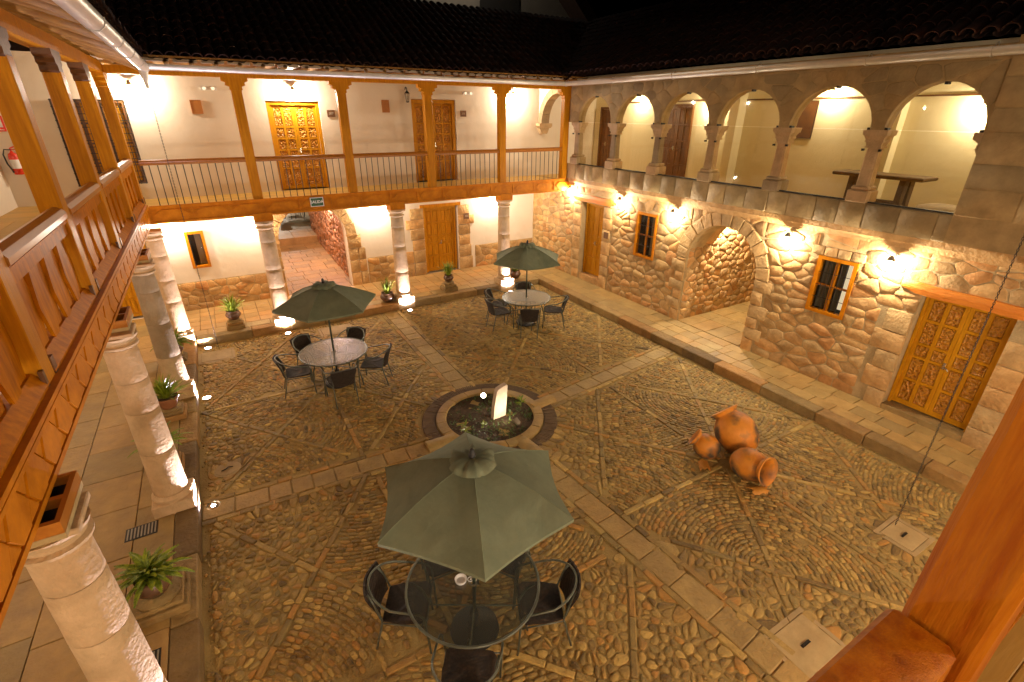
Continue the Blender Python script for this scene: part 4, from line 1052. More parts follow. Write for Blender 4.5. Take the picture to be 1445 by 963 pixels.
# timber blocks on the left columns
for (y, lb) in ((3.40, 'open wooden tray block on top of the nearest left column'), (6.9, 'open wooden tray block on the second left column'), (10.15, 'open wooden tray block on the third left column')):
    t = thing('timber_block', lb, 'timber block', (LX, y, 2.73), 'timber blocks on the left columns')
    x0, x1, y0, y1 = LX-.26, -1.155, y-.26, y+.26
    mb = MB(); mb.box(x0, x1, y0, y1, 2.735, 2.775); mb.build('pale_base', 'concrete', t)
    mb = MB(); 
    for q in ((x0, x1, y0, y0+.035), (x0, x1, y1-.035, y1), (x1-.03, x1, y0+.035, y1-.035), (x0, x0+.03, y0+.035, y1-.035), (x0+.03, x1-.03, y-.02, y+.02)): mb.box(*q, 2.777, 2.86)
    mb.build('frame', 'wood_rail', t)
    mb = MB(); mb.box(x0+.03, x1-.03, y0+.035, y-.02, 2.777, 2.80); mb.box(x0+.03, x1-.03, y+.02, y1-.035, 2.777, 2.80); mb.build('dark_tray', 'dark_interior', t)

# ================================================================ BACK GALLERY
FG = FY(12.74)
bg_ = thing('back_gallery', 'back wooden gallery with square posts and thin iron balusters', 'gallery', (4, 12.8, 2.9))
mb = MB(); fbox(mb, FG, -1.28, 9.42, -.16, 0, 2.86, 3.21); mb.build('edge_beam', 'wood', bg_)
mb = MB(); fbox(mb, FG, -1.2, 9.42, 0, .022, 2.86, 2.905); fbox(mb, FG, -1.2, 9.42, 0, .02, 3.17, 3.215); fbox(mb, FG, -1.2, 9.42, 0, .035, 3.215, 3.235); mb.build('moulding', 'wood', bg_)
u = -1.15
while u < 9.2:
    l = .62; mb = MB(); mb.prism([(u, 3.035), (u+.12, 3.14), (u+l-.12, 3.14), (u+l, 3.035), (u+l-.12, 2.93), (u+.12, 2.93)], .001, .014, FG, 0, .5); mb.build('lozenge', 'wood', bg_)
    mb = MB(); fbox(mb, FG, u+l+.035, u+l+.075, .001, .016, 2.915, 3.16); mb.build('fascia_stud', 'wood', bg_); u += l+.11
PXS = [.86, 3.0, 5.1, 7.235, 9.385]
def bracket_profile(w2, z0, z1):
    h = z1-z0
    return [(-.1, z0), (-.1-w2*.15, z0+h*.08), (-.1-w2*.1, z0+h*.3), (-.1-w2*.6, z0+h*.42), (-.1-w2*.5, z0+h*.62), (-.1-w2, z0+h*.74), (-.1-w2, z1), (.1+w2, z1), (.1+w2, z0+h*.74), (.1+w2*.5, z0+h*.62), (.1+w2*.6, z0+h*.42), (.1+w2*.1, z0+h*.3), (.1+w2*.15, z0+h*.08), (.1, z0)]
for x in PXS:
    mb = MB(); mb.bbox(x-.1, x+.1, 12.76, 12.93, 3.22, 5.44, .012); mb.build('post', 'wood_post', bg_, smooth='auto')
    mb = MB(); mb.prism([(x+a, b) for a, b in bracket_profile(.15, 5.42, 5.66)], -.17, -.01, FG); mb.build('post_bracket', 'wood_post', bg_)
for x in (.88, 4.06, 7.33):
    mb = MB(); fbox(mb, FG, x-.2, x+.2, -.30, .03, 2.73, 2.92); mb.build('pad_block', 'wood', bg_)
mb = MB(); fbox(mb, FG, -1.4, 9.6, -.18, .0, 5.66, 5.80); mb.build('top_beam', 'wood_post', bg_)
bays = [-1.26+.1]+PXS
for i in range(len(bays)-1):
    a = bays[i]+(.1 if i else 0); b = bays[i+1]-.1
    mb = MB(); mb.tube([FG(a, -.08, 4.085), FG(b, -.08, 4.085)], .038, 8); fbox(mb, FG, a, b, -.11, -.05, 4.02, 4.06); mb.build('handrail', 'wood_rail', bg_, smooth='auto')
    n = round((b-a)/.148)
    for k in range(1, n): x = a+(b-a)*k/n; mb = MB(); mb.tube([FG(x, -.08, 3.2), FG(x, -.08, 4.03)], .0095, 5); mb.build('baluster', 'rail_iron', bg_)
for k in range(12):
    y0 = 12.9+k*.167; mb = MB(); mb.box(-3.74, 9.68, y0+.002, y0+.165, 3.06, 3.10, 0, U(0, 1)); mb.build('floor_board', 'wood_floor', bg_)
mb = MB(); mb.box(-3.74, 9.68, 12.9, 14.9, 3.0, 3.05); mb.build('floor_underside', 'wood_ceiling', bg_)
for k in range(28):
    x = -3.5+k*.48; mb = MB(); mb.tube([(x, 12.92, 2.95), (x, 14.9, 2.95)], .05, 7); mb.build('floor_joist', 'wood_ceiling', bg_, smooth=True)
mb = MB(); mb.box(-1.4, 9.7, 12.3, 14.95, 5.93, 5.96); mb.build('ceiling', 'wood_ceiling', bg_)
for k in range(26):
    x = -1.1+k*.42; mb = MB(); mb.tube([(x, 12.42, 5.87), (x, 14.9, 5.87)], .045, 7); mb.build('rafter', 'wood_ceiling', bg_, smooth=True)
# exit sign
t = plaque(FY(12.715), 1.94, 2.24, 2.975, 3.185, 'green_sign', 'green and white exit sign reading SALIDA on the gallery beam', 'exit sign', 'exit_sign', 'SALIDA', 'white_paint', .088, frame='white_paint')

# ================================================================ STONE WING (right)
RX = 9.68; FR = FX(RX)
sw = thing('stone_wing', 'rubble stone right wing with a glazed arcade above an arched side passage', 'building', (RX, 6, 0))
AC, AR, AS = 7.005, .945, 1.82
ops = [rect_op(11.12, 12.15, .1, 2.60), rect_op(9.02, 9.75, 1.5, 2.68), arch_op(AC-AR, AC+AR, -.1, AS), rect_op(4.17, 4.88, 1.53, 2.62), rect_op(1.93, 3.12, .1, 2.37)]
mb = MB(); wall_cols(mb, FR, -3, BY, -.02, 3.08, -.55, 0, ops); mb.build('wall', 'wall_mortar', sw)
bl = [('r', 10.72, 12.55, -1, 2.66), ('r', 9.02, 9.75, 1.5, 2.68), ('r', 10.60, 12.75, 2.6, 2.86), ('c', AC, AS, AR+.30, 0), ('r', 4.17, 4.88, 1.53, 2.62), ('r', 4.1, 4.95, 2.55, 2.80), ('r', 1.93, 3.12, -1, 2.37), ('r', 3.1, 3.62, -1, 2.02), ('r', 1.3, 1.95, -1, 2.5), ('r', 1.5, 3.46, 2.34, 2.53)]
n = rubble_wall(FR, [(.9, 6.05, PZ-.02, 3.06), (AC-AR, AC+AR, 2.0, 3.06), (7.95, BY-.01, PZ-.02, 3.06)], bl, 'rubble', sw, 'rubble_stone', 300, .33, .185, (.004, .022), .006, .03)
print('rubble', n)
arch_ring(FR, AC, AS, AR+.005, AR+.29, 13, .035, 'ashlar', sw)
# jamb stones of the passage arch
for (s_, u0) in ((1, AC+AR), (-1, AC-AR)):
    z = PZ-.02; k = 0
    while z < AS-.05:
        h = min(U(.22, .34), AS-z); l = .42 if k % 2 else .26
        if s_ > 0: block(FR, u0, u0+l, z, z+h, .035, 'ashlar', sw)
        else: block(FR, u0-l, u0, z, z+h, .035, 'ashlar', sw)
        z += h; k += 1
# vault soffit of the arch (thick arch lining)
mb = MB(); vs = []; n = 16
for d in (-.02, -.95):
    for i in range(n+1): th = PI*i/n; vs.append(FR(AC+(AR+.02)*math.cos(th), d, AS+(AR+.02)*math.sin(th)))
mb.add(vs, [(i, i+1, n+2+i, n+1+i) for i in range(n)]); mb.build('vault', 'ashlar', sw)
# passage side walls
FPL = FY(7.93)
mb = MB(); fbox(mb, FPL, RX+.02, 14.5, -.3, 0, -.02, 3.1); mb.build('passage_wall', 'wall_mortar', sw)
rubble_wall(FPL, [(RX+.03, 14.4, PZ-.02, 3.0)], [], 'rubble', sw, 'passage_stone', 170, .25, .17, (.01, .03), .007, .1)
mb = MB(); fbox(mb, FY(6.03, 1), RX+.02, 14.5, -.3, 0, -.02, 3.1); fbox(mb, FX(14.5), 5.7, 8.2, -.3, 0, -.02, 3.1); mb.box(10.6, 14.5, 5.7, 8.2, 2.95, 3.08); mb.build('passage_back_wall', 'wall_mortar', sw)
# door 1 (far), its surround and lintel
for (u0, s_) in ((12.15, 1), (11.12, -1)):
    z = PZ-.02; k = 0
    while z < 2.6:
        h = min(U(.26, .40), 2.62-z); l = .40 if k % 2 else .34
        if s_ > 0: block(FR, u0, u0+l, z, z+h, .03, 'ashlar', sw)
        else: block(FR, u0-l, u0, z, z+h, .03, 'ashlar', sw)
        z += h; k += 1
def lintel(F, u0, u1, z0, z1, parent, label):
    mb = MB(); n = 9
    for i in range(n):
        a, b = u0+(u1-u0)*i/n, u0+(u1-u0)*(i+1)/n
    vs = []; rows = []
    for i in range(n+1):
        u = u0+(u1-u0)*i/n; q = .5*min(1, min(i, n-i)*.9+.15); zc = (z0+z1)/2+.006*math.sin(i*1.7); h = (z1-z0)*q
        vs += [F(u, -.05, zc-h), F(u, .045, zc-h+.01), F(u, .06, zc), F(u, .045, zc+h-.01), F(u, -.05, zc+h)]
    fs = [(i*5+j, i*5+j+1, i*5+j+6, i*5+j+5) for i in range(n) for j in range(4)]+[(0, 1, 2, 3, 4), tuple(n*5+j for j in (4, 3, 2, 1, 0))]
    mb.add(vs, fs); return mb.build('lintel', 'lintel_orange', parent, label=label)
lintel(FR, 10.64, 12.62, 2.62, 2.83, sw, 'pale orange timber lintel over the far panelled door')
mb = MB(); fbox(mb, FR, 11.12, 12.15, -.5, -.02, .1, .36); mb.build('door_step', 'ashlar', sw)
make_door(sw, FR, 11.14, 12.13, .365, 2.6, -.22, [1.1, 1.1, .6, 1.2, 1.1], 'tall panelled door deep in the far stone opening', carved=False)
make_window(sw, FR, 9.02, 9.75, 1.5, 2.68, .0, 'dark orange framed window between two wall lamps', curtain=[(0.04, .42, 'curtain')], back='dark_interior')
make_window(sw, FR, 4.17, 4.88, 1.53, 2.62, .0, 'orange framed barred window with a lit white curtain', curtain=[(.26, .46, 'plaster_grey'), (0.56, .98, 'plaster_grey')], back='dark_interior')
mb = MB(); fbox(mb, FR, 4.20, 4.46, -.30, -.29, 1.6, 2.56); mb.build('glowing_blind', 'pale_glow', sw)  # blind emits its own light, no lamp stands behind it
for k in range(4): u = 4.08+k*.24; block(FR, u, u+.24, 2.63, 2.80, .04, 'ashlar', sw, 'lintel_stone')
# big door on the right
lintel(FR, 1.3, 3.46, 2.345, 2.54, sw, 'bright orange rough timber lintel over the big carved door')
z = PZ-.02
for k, h in enumerate((.34, .40, .34, .36, .40)):
    l = (.30, .44, .36, .50, .40)[k]; block(FR, 3.12, 3.12+l, z, z+h, .035, 'ashlar', sw)
    l2 = (.62, .40, .60, .42, .6)[k]; block(FR, 1.93-l2, 1.93, z, z+h, .035, 'ashlar', sw); block(FR, .9, 1.93-l2, z, z+h, .03, 'ashlar', sw)
    z += h
mb = MB(); fbox(mb, FR, 1.93, 3.12, -.5, .03, .1, .29); mb.build('door_step', 'curb', sw)
make_door(sw, FR, 1.94, 3.11, .295, 2.36, -.20, [1.15, 1.15, .65, 1.15, 1.05], 'big carved double door under the orange lintel at the right', frame=.04)
plaque(FX(RX-.045), 10.80, 10.98, 1.72, 1.90, 'brown_plaque', 'small brown room sign on the stones right of the far panelled door', 'room sign', 'room_sign', group='room number signs')
# cornice and sill band
mb = MB(); n = 60
rows = []
for i in range(n+1):
    u = -3+(12.88+3)*i/n; q = [U(-.012, .012) for _ in range(4)]
    rows.append([FR(u, -.02, 3.02), FR(u, .055+q[0], 3.035), FR(u, .08+q[1], 3.10), FR(u, .15+q[2]*.6, 3.15), FR(u, .165+q[3]*.5, 3.245), FR(u, -.1, 3.25)])
vs = [v for r in rows for v in r]; fs = [(i*6+j, i*6+j+1, i*6+j+7, i*6+j+6) for i in range(n) for j in range(5)]
mb.add(vs, fs); mb.build('cornice', 'ashlar', sw, smooth='auto')
u = -3.0
while u < 12.80:
    l = min(U(.36, .62), 12.86-u); block(FX(9.5), u, u+l, 3.255, 3.665, .02, 'ashlar_grey', sw, 'parapet_block', g=.003); u += l
mb = MB(); fbox(mb, FX(9.5), -3, 12.86, -.32, 0.0, 3.25, 3.66); mb.build('parapet_core', 'ashlar_grey', sw)
# pillars of the arcade
PYS = [10.85, 9.27, 7.68, 6.06, 4.45]
def pillar(y, half=False):
    w2 = .165
    a = y-w2; b = y+(w2 if not half else .1)
    MB().bbox(9.46, 9.82, a, b, 3.667, 3.86, .012, 0, U(0, 1)).build('pillar_base', 'column_stone', sw, smooth='auto')
    MB().bbox(9.49, 9.79, a+.03, b-.03 if not half else b, 3.86, 3.93, .02, 0, U(0, 1)).build('pillar_base', 'column_stone', sw, smooth='auto')
    mb = MB(); w0 = .105; w1 = .095; e = .03
    def oc(w, z): return [(9.64-w+e, y-w, z), (9.64+w-e, y-w, z), (9.64+w, y-w+e, z), (9.64+w, y+w-e, z), (9.64+w-e, y+w, z), (9.64-w+e, y+w, z), (9.64-w, y+w-e, z), (9.64-w, y-w+e, z)]
    mb.add(oc(w0, 3.93)+oc(w1, 4.53), [(i, (i+1) % 8, 8+(i+1) % 8, 8+i) for i in range(8)], 0, U(0, 1)); mb.build('pillar_shaft', 'column_stone', sw)
    mb = MB()
    for (z0, z1, wa, wb) in ((4.53, 4.56, .125, .125), (4.56, 4.62, .11, .125), (4.62, 4.65, .14, .14), (4.65, 4.72, .13, .165), (4.72, 4.805, .18, .19)):
        vs = [(9.64-wa*.85, y-wa, z0), (9.64+wa*.85, y-wa, z0), (9.64+wa*.85, y+wa, z0), (9.64-wa*.85, y+wa, z0), (9.64-wb*.85, y-wb, z1), (9.64+wb*.85, y-wb, z1), (9.64+wb*.85, y+wb, z1), (9.64-wb*.85, y+wb, z1)]
        mb.add(vs, [(0, 3, 2, 1), (4, 5, 6, 7), (0, 1, 5, 4), (1, 2, 6, 5), (2, 3, 7, 6), (3, 0, 4, 7)], 0, .6)
    mb.build('pillar_capital', 'column_stone', sw)
    for (yy, zz) in ((y-.13, 4.50), (y+.13, 4.50)): mb = MB(); mb.box(9.50, 9.54, yy-.018, yy+.018, zz-.018, zz+.018); mb.build('glass_clip', 'black_iron', sw)
for y in PYS: pillar(y)
pillar(12.45)
# half capital (corbel) at the last pier
mb = MB(); F95 = FX(9.5)
mb.prism([(3.05, 4.50), (3.10, 4.58), (3.09, 4.66), (3.17, 4.72), (3.17, 4.805), (3.05, 4.805)], -.30, .0, F95); mb.build('corbel', 'column_stone', sw)
ays = [12.45]+PYS+[3.06]
aops = []; cl = []
for i in range(6):
    b = ays[i]-.10; a = ays[i+1]+(.10 if i < 5 else .01)
    rise = 5.475-4.81
    aops.append((a, b)); 
cw = [arch_op(a, b, 4.80, 4.81, 5.475-4.81) for a, b in aops]
mb = MB(); wall_cols(mb, F95, 3.04, 12.86, 4.806, 5.90, -.24, 0, cw, seg=16); mb.build('arcade_wall', 'ashlar_grey', sw)
cl = [('c', (a+b)/2, 4.81, (b-a)/2+.02, 4) for a, b in aops]
rubble_wall(F95, [(3.06, 12.82, 4.83, 5.72)], cl, 'ashlar_grey', sw, 'spandrel_stone', 170, .33, .22, (.002, .009), .004, .06)
# glazing
for a, b in aops:
    mb = MB(); fbox(mb, F95, a+.05-.09, b-.05+.09, -.085, -.078, 3.69, 4.80); mb.build('glass_pane', 'arcade_glass', sw)
    c = (a+b)/2; r = (b-a)/2; P_ = [(c+(r+.01)*math.cos(PI*i/16), 4.812+.675*math.sin(PI*i/16)) for i in range(17)]
    mb = MB(); mb.prism(P_, -.085, -.078, F95); mb.build('glass_fanlight', 'arcade_glass', sw)
    mb = MB(); fbox(mb, F95, a-.03, b+.03, -.10, -.05, 3.667, 3.69); mb.build('glass_channel', 'black_iron', sw)
    for (uu, zz) in ((a+.03, 4.82), (b-.03, 4.82), (c, 5.455)): mb = MB(); fbox(mb, F95, uu-.022, uu+.022, -.10, -.01, zz-.02, zz+.02); mb.build('glass_clip', 'black_iron', sw)
# corridor behind the glass
FC2 = FX(12.2)
mb = MB(); fbox(mb, FC2, 2.9, BY, -.2, 0, 3.1, 6.2); mb.build('corridor_wall', 'plaster_yellow', sw)
mb = MB(); fbox(mb, FC2, 2.9, 13.7, 0, .03, 5.36, 5.39); mb.build('picture_rail', 'wood_dark', sw)
mb = MB(); mb.box(9.82, 12.2, 2.7, 2.9, 3.1, 6.2); mb.build('corridor_end_wall', 'plaster_yellow', sw)
mb = MB(); mb.box(9.75, 12.4, 2.7, BY, 5.92, 5.98); mb.build('corridor_ceiling', 'plaster_yellow', sw)
for k in range(6): mb = MB(); mb.box(9.80+k*.4, 9.80+(k+1)*.4-.004, 2.9, BY, 3.06, 3.10, 0, U(0, 1)); mb.build('floor_board', 'wood_floor', sw)
mb = MB(); mb.box(9.70, 12.4, 2.7, BY, 3.085, 3.09); mb.build('corridor_slab', 'wood_dark', sw)
make_door(sw, FC2, 13.85, 14.55, 3.12, 5.25, .02, [1.1, 1.1, .6, 1.1, 1.1], 'dark wooden door seen through the first arch', mt='wood_dark', carved=False)
make_door(sw, FC2, 10.55, 11.65, 3.12, 5.30, .02, [1.1, 1.1, .6, 1.1, 1.1], 'dark wooden door seen through the third arch', mt='wood_dark', carved=False)
mb = MB(); fbox(mb, FC2, 5.25, 5.55, 0, .25, 3.1, 5.95); fbox(mb, FC2, 8.9, 9.15, 0, .3, 3.1, 5.95); mb.build('wall_pilaster', 'plaster_yellow', sw)
t = plaque(FC2, 7.05, 7.48, 4.53, 5.33, 'wood_dark', 'dark framed picture on the corridor wall behind the fifth arch', 'picture', 'picture', frame='black_iron')
t = thing('console_table', 'old stone topped console table standing in the glazed corridor', 'table', (11.3, 4.95, 3.1))
MB().bbox(11.0, 11.6, 4.15, 5.75, 3.93, 4.0, .015).build('table_top', 'dark_stone', t, smooth='auto')
for y in (4.5, 5.4):
    mb = MB(); mb.prism([(11.08, 3.1), (11.18, 3.1), (11.28, 3.92), (11.1, 3.92)], y-.05, y+.05, lambda u, d, z: Vector((u, d, z))); mb.prism([(11.42, 3.1), (11.52, 3.1), (11.5, 3.92), (11.32, 3.92)], y-.05, y+.05, lambda u, d, z: Vector((u, d, z))); mb.build('trestle', 'dark_stone', t)
MB().box(11.24, 11.36, 4.56, 5.34, 3.42, 3.52).build('stretcher', 'dark_stone', t)
t = thing('round_stool', 'round pale low ottoman beside the console table in the corridor', 'stool', (11.0, 3.75, 3.1))
MB().lathe([(.36, 3.10), (.38, 3.14), (.38, 3.50), (.34, 3.56), (.2, 3.60), (.001, 3.61)], 24, M=Matrix.Translation((11.0, 3.75, 0))).build('cushion', 'curtain', t, smooth=True)
# pier of large dressed blocks at the right
FP = FX(9.47)
mb = MB(); fbox(mb, FP, -3, 3.05, -.35, 0, 3.26, 6.0); mb.build('pier_core', 'ashlar_grey', sw)
z = 3.665; k = 0
while z < 5.85:
    h = min((.40, .34, .42, .30, .38, .36)[k % 6], 5.87-z); u = 3.05; first = True
    while u > .6:
        l = U(.45, .85); block(FP, max(u-l, .3), u, z, z+h, .02, 'ashlar_grey', sw, 'pier_block', g=.004); u -= l
    z += h; k += 1
mb = MB(); fbox(mb, FX(9.82), -3, 3.05, -2.5, -.01, 3.1, 6.0); mb.build('inner_wall', 'plaster_yellow', sw)

# ================================================================ LEFT GALLERY
FL = FX(-1.27, 1)                              # u = y, outwards = +x (towards the court)
lg = thing('left_gallery', 'left wooden gallery with varnished flat board balustrade and square posts', 'gallery', (-1.4, 6, 2.9))
mb = MB(); fbox(mb, FL, -2, 12.73, -.20, 0, 2.86, 3.18); mb.build('edge_beam', 'wood', lg)
mb = MB(); fbox(mb, FL, -2, 12.70, 0, .02, 2.86, 2.90)
for (d, za, zb_) in ((.03, 3.17, 3.195), (.055, 3.195, 3.225), (.04, 3.225, 3.24), (.06, 3.24, 3.275)): fbox(mb, FL, -2, 12.68, -.05, d, za, zb_)
mb.build('moulding', 'wood', lg)
u = -1.0
while u < 12.5:
    mb = MB(); mb.prism([(u, 3.03), (u+.10, 3.155), (u+.26, 3.155), (u+.36, 3.03), (u+.26, 2.915), (u+.10, 2.915)], .001, .020, FL); mb.build('lozenge', 'wood', lg)
    for sz, z0_, z1_ in ((1, 3.047, 3.155), (-1, 3.013, 2.915)):
        mb = MB(); mb.prism([(u+.285, z1_), (u+.372, z0_), (u+.459, z1_)], .001, .014, FL); mb.build('fascia_triangle', 'wood', lg)
    u += .384
LP = [0.06, 2.18, 4.27, 6.36, 8.52, 10.58, 12.72]
for i, y in enumerate(LP):
    mb = MB(); mb.bbox(-1.44, -1.26, y-.10, y+.10, 3.22, 5.44, .010); mb.build('post', 'wood_post', lg, smooth='auto')
    mb = MB(); mb.prism([(y+a, b) for a, b in bracket_profile(.15, 5.42, 5.66)], -.175, .005, FL); mb.build('post_bracket', 'wood_dark' if 2 < i < 6 else 'wood_post', lg)
    for a_, b_ in ((y-.14, y-.10), (y+.10, y+.17)):
        mb = MB(); fbox(mb, FL, a_, b_, -.01, .018, 3.278, 3.40); mb.build('metal_bracket', 'wood_dark', lg)
for i in range(len(LP)-1):
    a, b = LP[i]+.102, LP[i+1]-.102
    mb = MB(); mb.prism([(-.14, 3.28), (.015, 3.275), (.02, 3.30), (-.05, 3.385), (-.14, 3.39)], a, b, lambda u, d, z: Vector((-1.27+u, d, z))); mb.build('bottom_rail', 'wood_slat', lg)
    mb = MB(); mb.prism([(-.13, 4.06), (.0, 4.06), (.022, 4.08), (.025, 4.125), (-.0, 4.165), (-.055, 4.185), (-.11, 4.165), (-.14, 4.12)], a, b, lambda u, d, z: Vector((-1.27+u, d, z))); mb.build('handrail', 'wood_rail', lg)
    mb = MB(); fbox(mb, FL, a, b, -.09, -.02, 3.93, 4.03); fbox(mb, FL, a, b, -.085, -.0, 4.032, 4.056); mb.build('upper_rail', 'wood_slat', lg)
    n = 8; p = (b-a)/n
    for k in range(n):
        c = a+p*(k+.5); w0, w1 = p*.30, p*(.66 if 0 < k < n-1 else .50); w2 = p*.31; dd = .026*(k % 2)
        za, zc, zb_ = 3.37, 3.62+.02*(k % 2), 3.95
        zc = 3.65; pts = [(c-w2, za), (c+w2, za), (c+w1, zc-.02), (c+w1, zc+.02), (c+w2, zb_-.0), (c-w2, zb_-.0), (c-w1, zc+.02), (c-w1, zc-.02)]
        mb = MB(); mb.prism(pts, -.066-dd, -.042-dd, FL); mb.build('baluster_board', 'wood_slat', lg)
    # straight slender laths between the shaped boards
    for k in range(1, n):
        c = a+p*k; z0_, z1_ = (3.60, 3.95) if k % 2 else (3.37, 3.66)
        mb = MB(); mb.prism([(c-p*.24, z0_), (c+p*.24, z0_), (c+p*.24, z1_), (c-p*.24, z1_)], -.125, -.095, FL); mb.build('baluster_lath', 'wood_slat', lg)
mb = MB(); fbox(mb, FL, -2, 12.9, -.20, -.02, 5.66, 5.84); mb.build('top_beam', 'wood_post', lg)
for k in range(6): mb = MB(); mb.box(-3.74+k*.38, -3.74+(k+1)*.38-.004, -2.5, 12.9, 3.06, 3.10, 0, U(0, 1)); mb.build('floor_board', 'wood_floor', lg)
mb = MB(); mb.box(-3.74, -1.47, -2.5, 12.9, 3.0, 3.05); mb.build('floor_underside', 'wood_ceiling', lg)
for k in range(30): y = -.5+k*.46; mb = MB(); mb.tube([(-3.7, y, 2.95), (-1.47, y, 2.95)], .045, 7); mb.build('floor_joist', 'wood_ceiling', lg, smooth=True)
# sloping eaves: round rafters with boards above
def zr(x): return 5.80+(-.62-x)*.30
k = 0; y = .3
while y < 14.6:
    mb = MB(); r = U(.065, .09); xs = [-3.75+3.09*q/9 for q in range(10)]; mb.tube([(x_, y+U(-.015, .015), zr(x_)-.03+U(-.010, .010)) for x_ in xs], [r*U(.85, 1.12) for _ in xs], 9); mb.build('rafter', 'wood_ceiling', lg, smooth=True); y += U(.62, .78)
nb = 16
for k in range(nb):
    x0 = -3.75+k*(3.15/nb); x1 = x0+3.15/nb-.012; mb = MB()
    vs = [(x0, 0, zr(x0)+.05), (x1, 0, zr(x1)+.05), (x1, 14.8, zr(x1)+.05), (x0, 14.8, zr(x0)+.05)]; vs += [(a, b, c+.02) for a, b, c in vs]
    mb.add(vs, [(0, 3, 2, 1), (4, 5, 6, 7), (0, 1, 5, 4), (1, 2, 6, 5), (2, 3, 7, 6), (3, 0, 4, 7)]); mb.build('eaves_board', 'wood_ceiling', lg)
lw = thing('left_wing', 'left wing wall of white plaster behind the wooden gallery', 'building', (-3.74, 6, 0))
FLW = FX(-3.74, 1)
mb = MB(); wall_cols(mb, FLW, -3, BY+.4, -.02, 6.9, -.4, 0, [rect_op(10.0, 11.2, .1, 2.4), rect_op(5.2, 6.4, .1, 2.4)]); mb.build('wall', 'plaster', lw)
make_door(lw, FLW, 10.02, 11.18, .2, 2.38, -.1, [1.1, 1.1, .6, 1.1, 1.1], 'wooden door under the left gallery, far one', carved=False)
make_door(lw, FLW, 5.22, 6.38, .2, 2.38, -.1, [1.1, 1.1, .6, 1.1, 1.1], 'wooden door under the left gallery, near one', carved=False)

# ================================================================ FRONT GALLERY (the viewer stands here)
fg = thing('front_gallery', 'near wooden gallery with a thick varnished post and a handrail end in the foreground', 'gallery', (2, 0, 3))
mb = MB()
def roundpost(x0, x1, y0, y1, z0, z1):
    n = 26; r = .014
    vs = []
    for i in range(n+1):
        z = z0+(z1-z0)*i/n; j = .0025*math.sin(i*1.3)
        for (a, b) in ((x0+r, y0), (x1-r, y0), (x1, y0+r), (x1, y1-r), (x1-r, y1), (x0+r, y1), (x0, y1-r), (x0, y0+r)): vs.append((a+j, b+.002*math.sin(i*.7), z))
    mb.add(vs, [(i*8+k, i*8+(k+1) % 8, i*8+8+(k+1) % 8, i*8+8+k) for i in range(n) for k in range(8)]+[tuple(range(7, -1, -1)), tuple(range(n*8, n*8+8))])
roundpost(.97, 1.14, .045, .165, 3.12, 5.6); mb.build('post', 'wood_near', fg, smooth='auto')
def rail_piece(x0, x1, name='handrail'):
    prof = [(.078, 4.02), (.17, 4.02), (.182, 4.03), (.184, 4.06), (.182, 4.138), (.172, 4.15), (.082, 4.15), (.071, 4.14), (.07, 4.10), (.07, 4.03)]
    mb = MB(); vs = []; k = len(prof); cy_ = .125; cz_ = 4.085
    for (x, s_) in ((x0, 1), (x1-.012, 1), (x1, .9)):
        for (y, z) in prof: vs.append((x, cy_+(y-cy_)*s_, cz_+(z-cz_)*s_))
    mb.add(vs, [(i*k+j, i*k+(j+1) % k, (i+1)*k+(j+1) % k, (i+1)*k+j) for i in range(2) for j in range(k)]+[tuple(range(k)), tuple(range(3*k-1, 2*k-1, -1))]); mb.build(name, 'wood_near', fg, smooth='auto')
rail_piece(-1.15, .962)
rail_piece(1.145, 3.0)
for x in (3.02, 5.1, 7.2): mb = MB(); roundpost(x, x+.17, .045, .165, 3.12, 5.6); mb.build('post', 'wood_near', fg, smooth='auto')
rail_piece(3.20, 5.09); rail_piece(5.28, 7.19); rail_piece(7.38, 9.4)
for (a, b) in ((-1.15, .96), (1.15, 3.0), (3.2, 5.08), (5.28, 7.18), (7.38, 9.4)):
    mb = MB(); mb.box(a, b, .09, .15, 3.22, 3.28); mb.build('bottom_rail', 'wood_near', fg)
    n = int((b-a)/.15)
    for k in range(1, n): x = a+(b-a)*k/n; mb = MB(); mb.tube([(x, .12, 3.28), (x, .12, 4.02)], .009, 5); mb.build('baluster', 'rail_iron', fg)
for k in range(17):
    y1 = .17-k*.15; mb = MB(); mb.bbox(-1.25, 9.4, y1-.148, y1, 3.07, 3.10+U(-.002, .002), .004, 0, U(0, 1)); mb.build('floor_board', 'wood_floor', fg, smooth='auto')
mb = MB(); mb.box(-1.25, 9.4, -2.35, .20, 2.86, 3.065); mb.build('floor_structure', 'wood', fg)
mb = MB(); mb.box(-1.25, 9.4, .0, .17, 5.62, 5.8); mb.build('top_beam', 'wood_post', fg)
fw = thing('front_wing', 'unseen white plastered wall of the near wing behind the viewer, added to bounce light', 'building', (4, -2.35, 0))
mb = MB(); mb.box(-6, 12.4, -2.7, -2.36, 0, 6.2); mb.build('wall', 'plaster', fw)  # unseen wall, put in to bounce light into the court
mb = MB(); mb.box(-1.3, 9.6, -2.36, .2, 5.95, 6.0); mb.build('ceiling', 'wood_ceiling', fw)

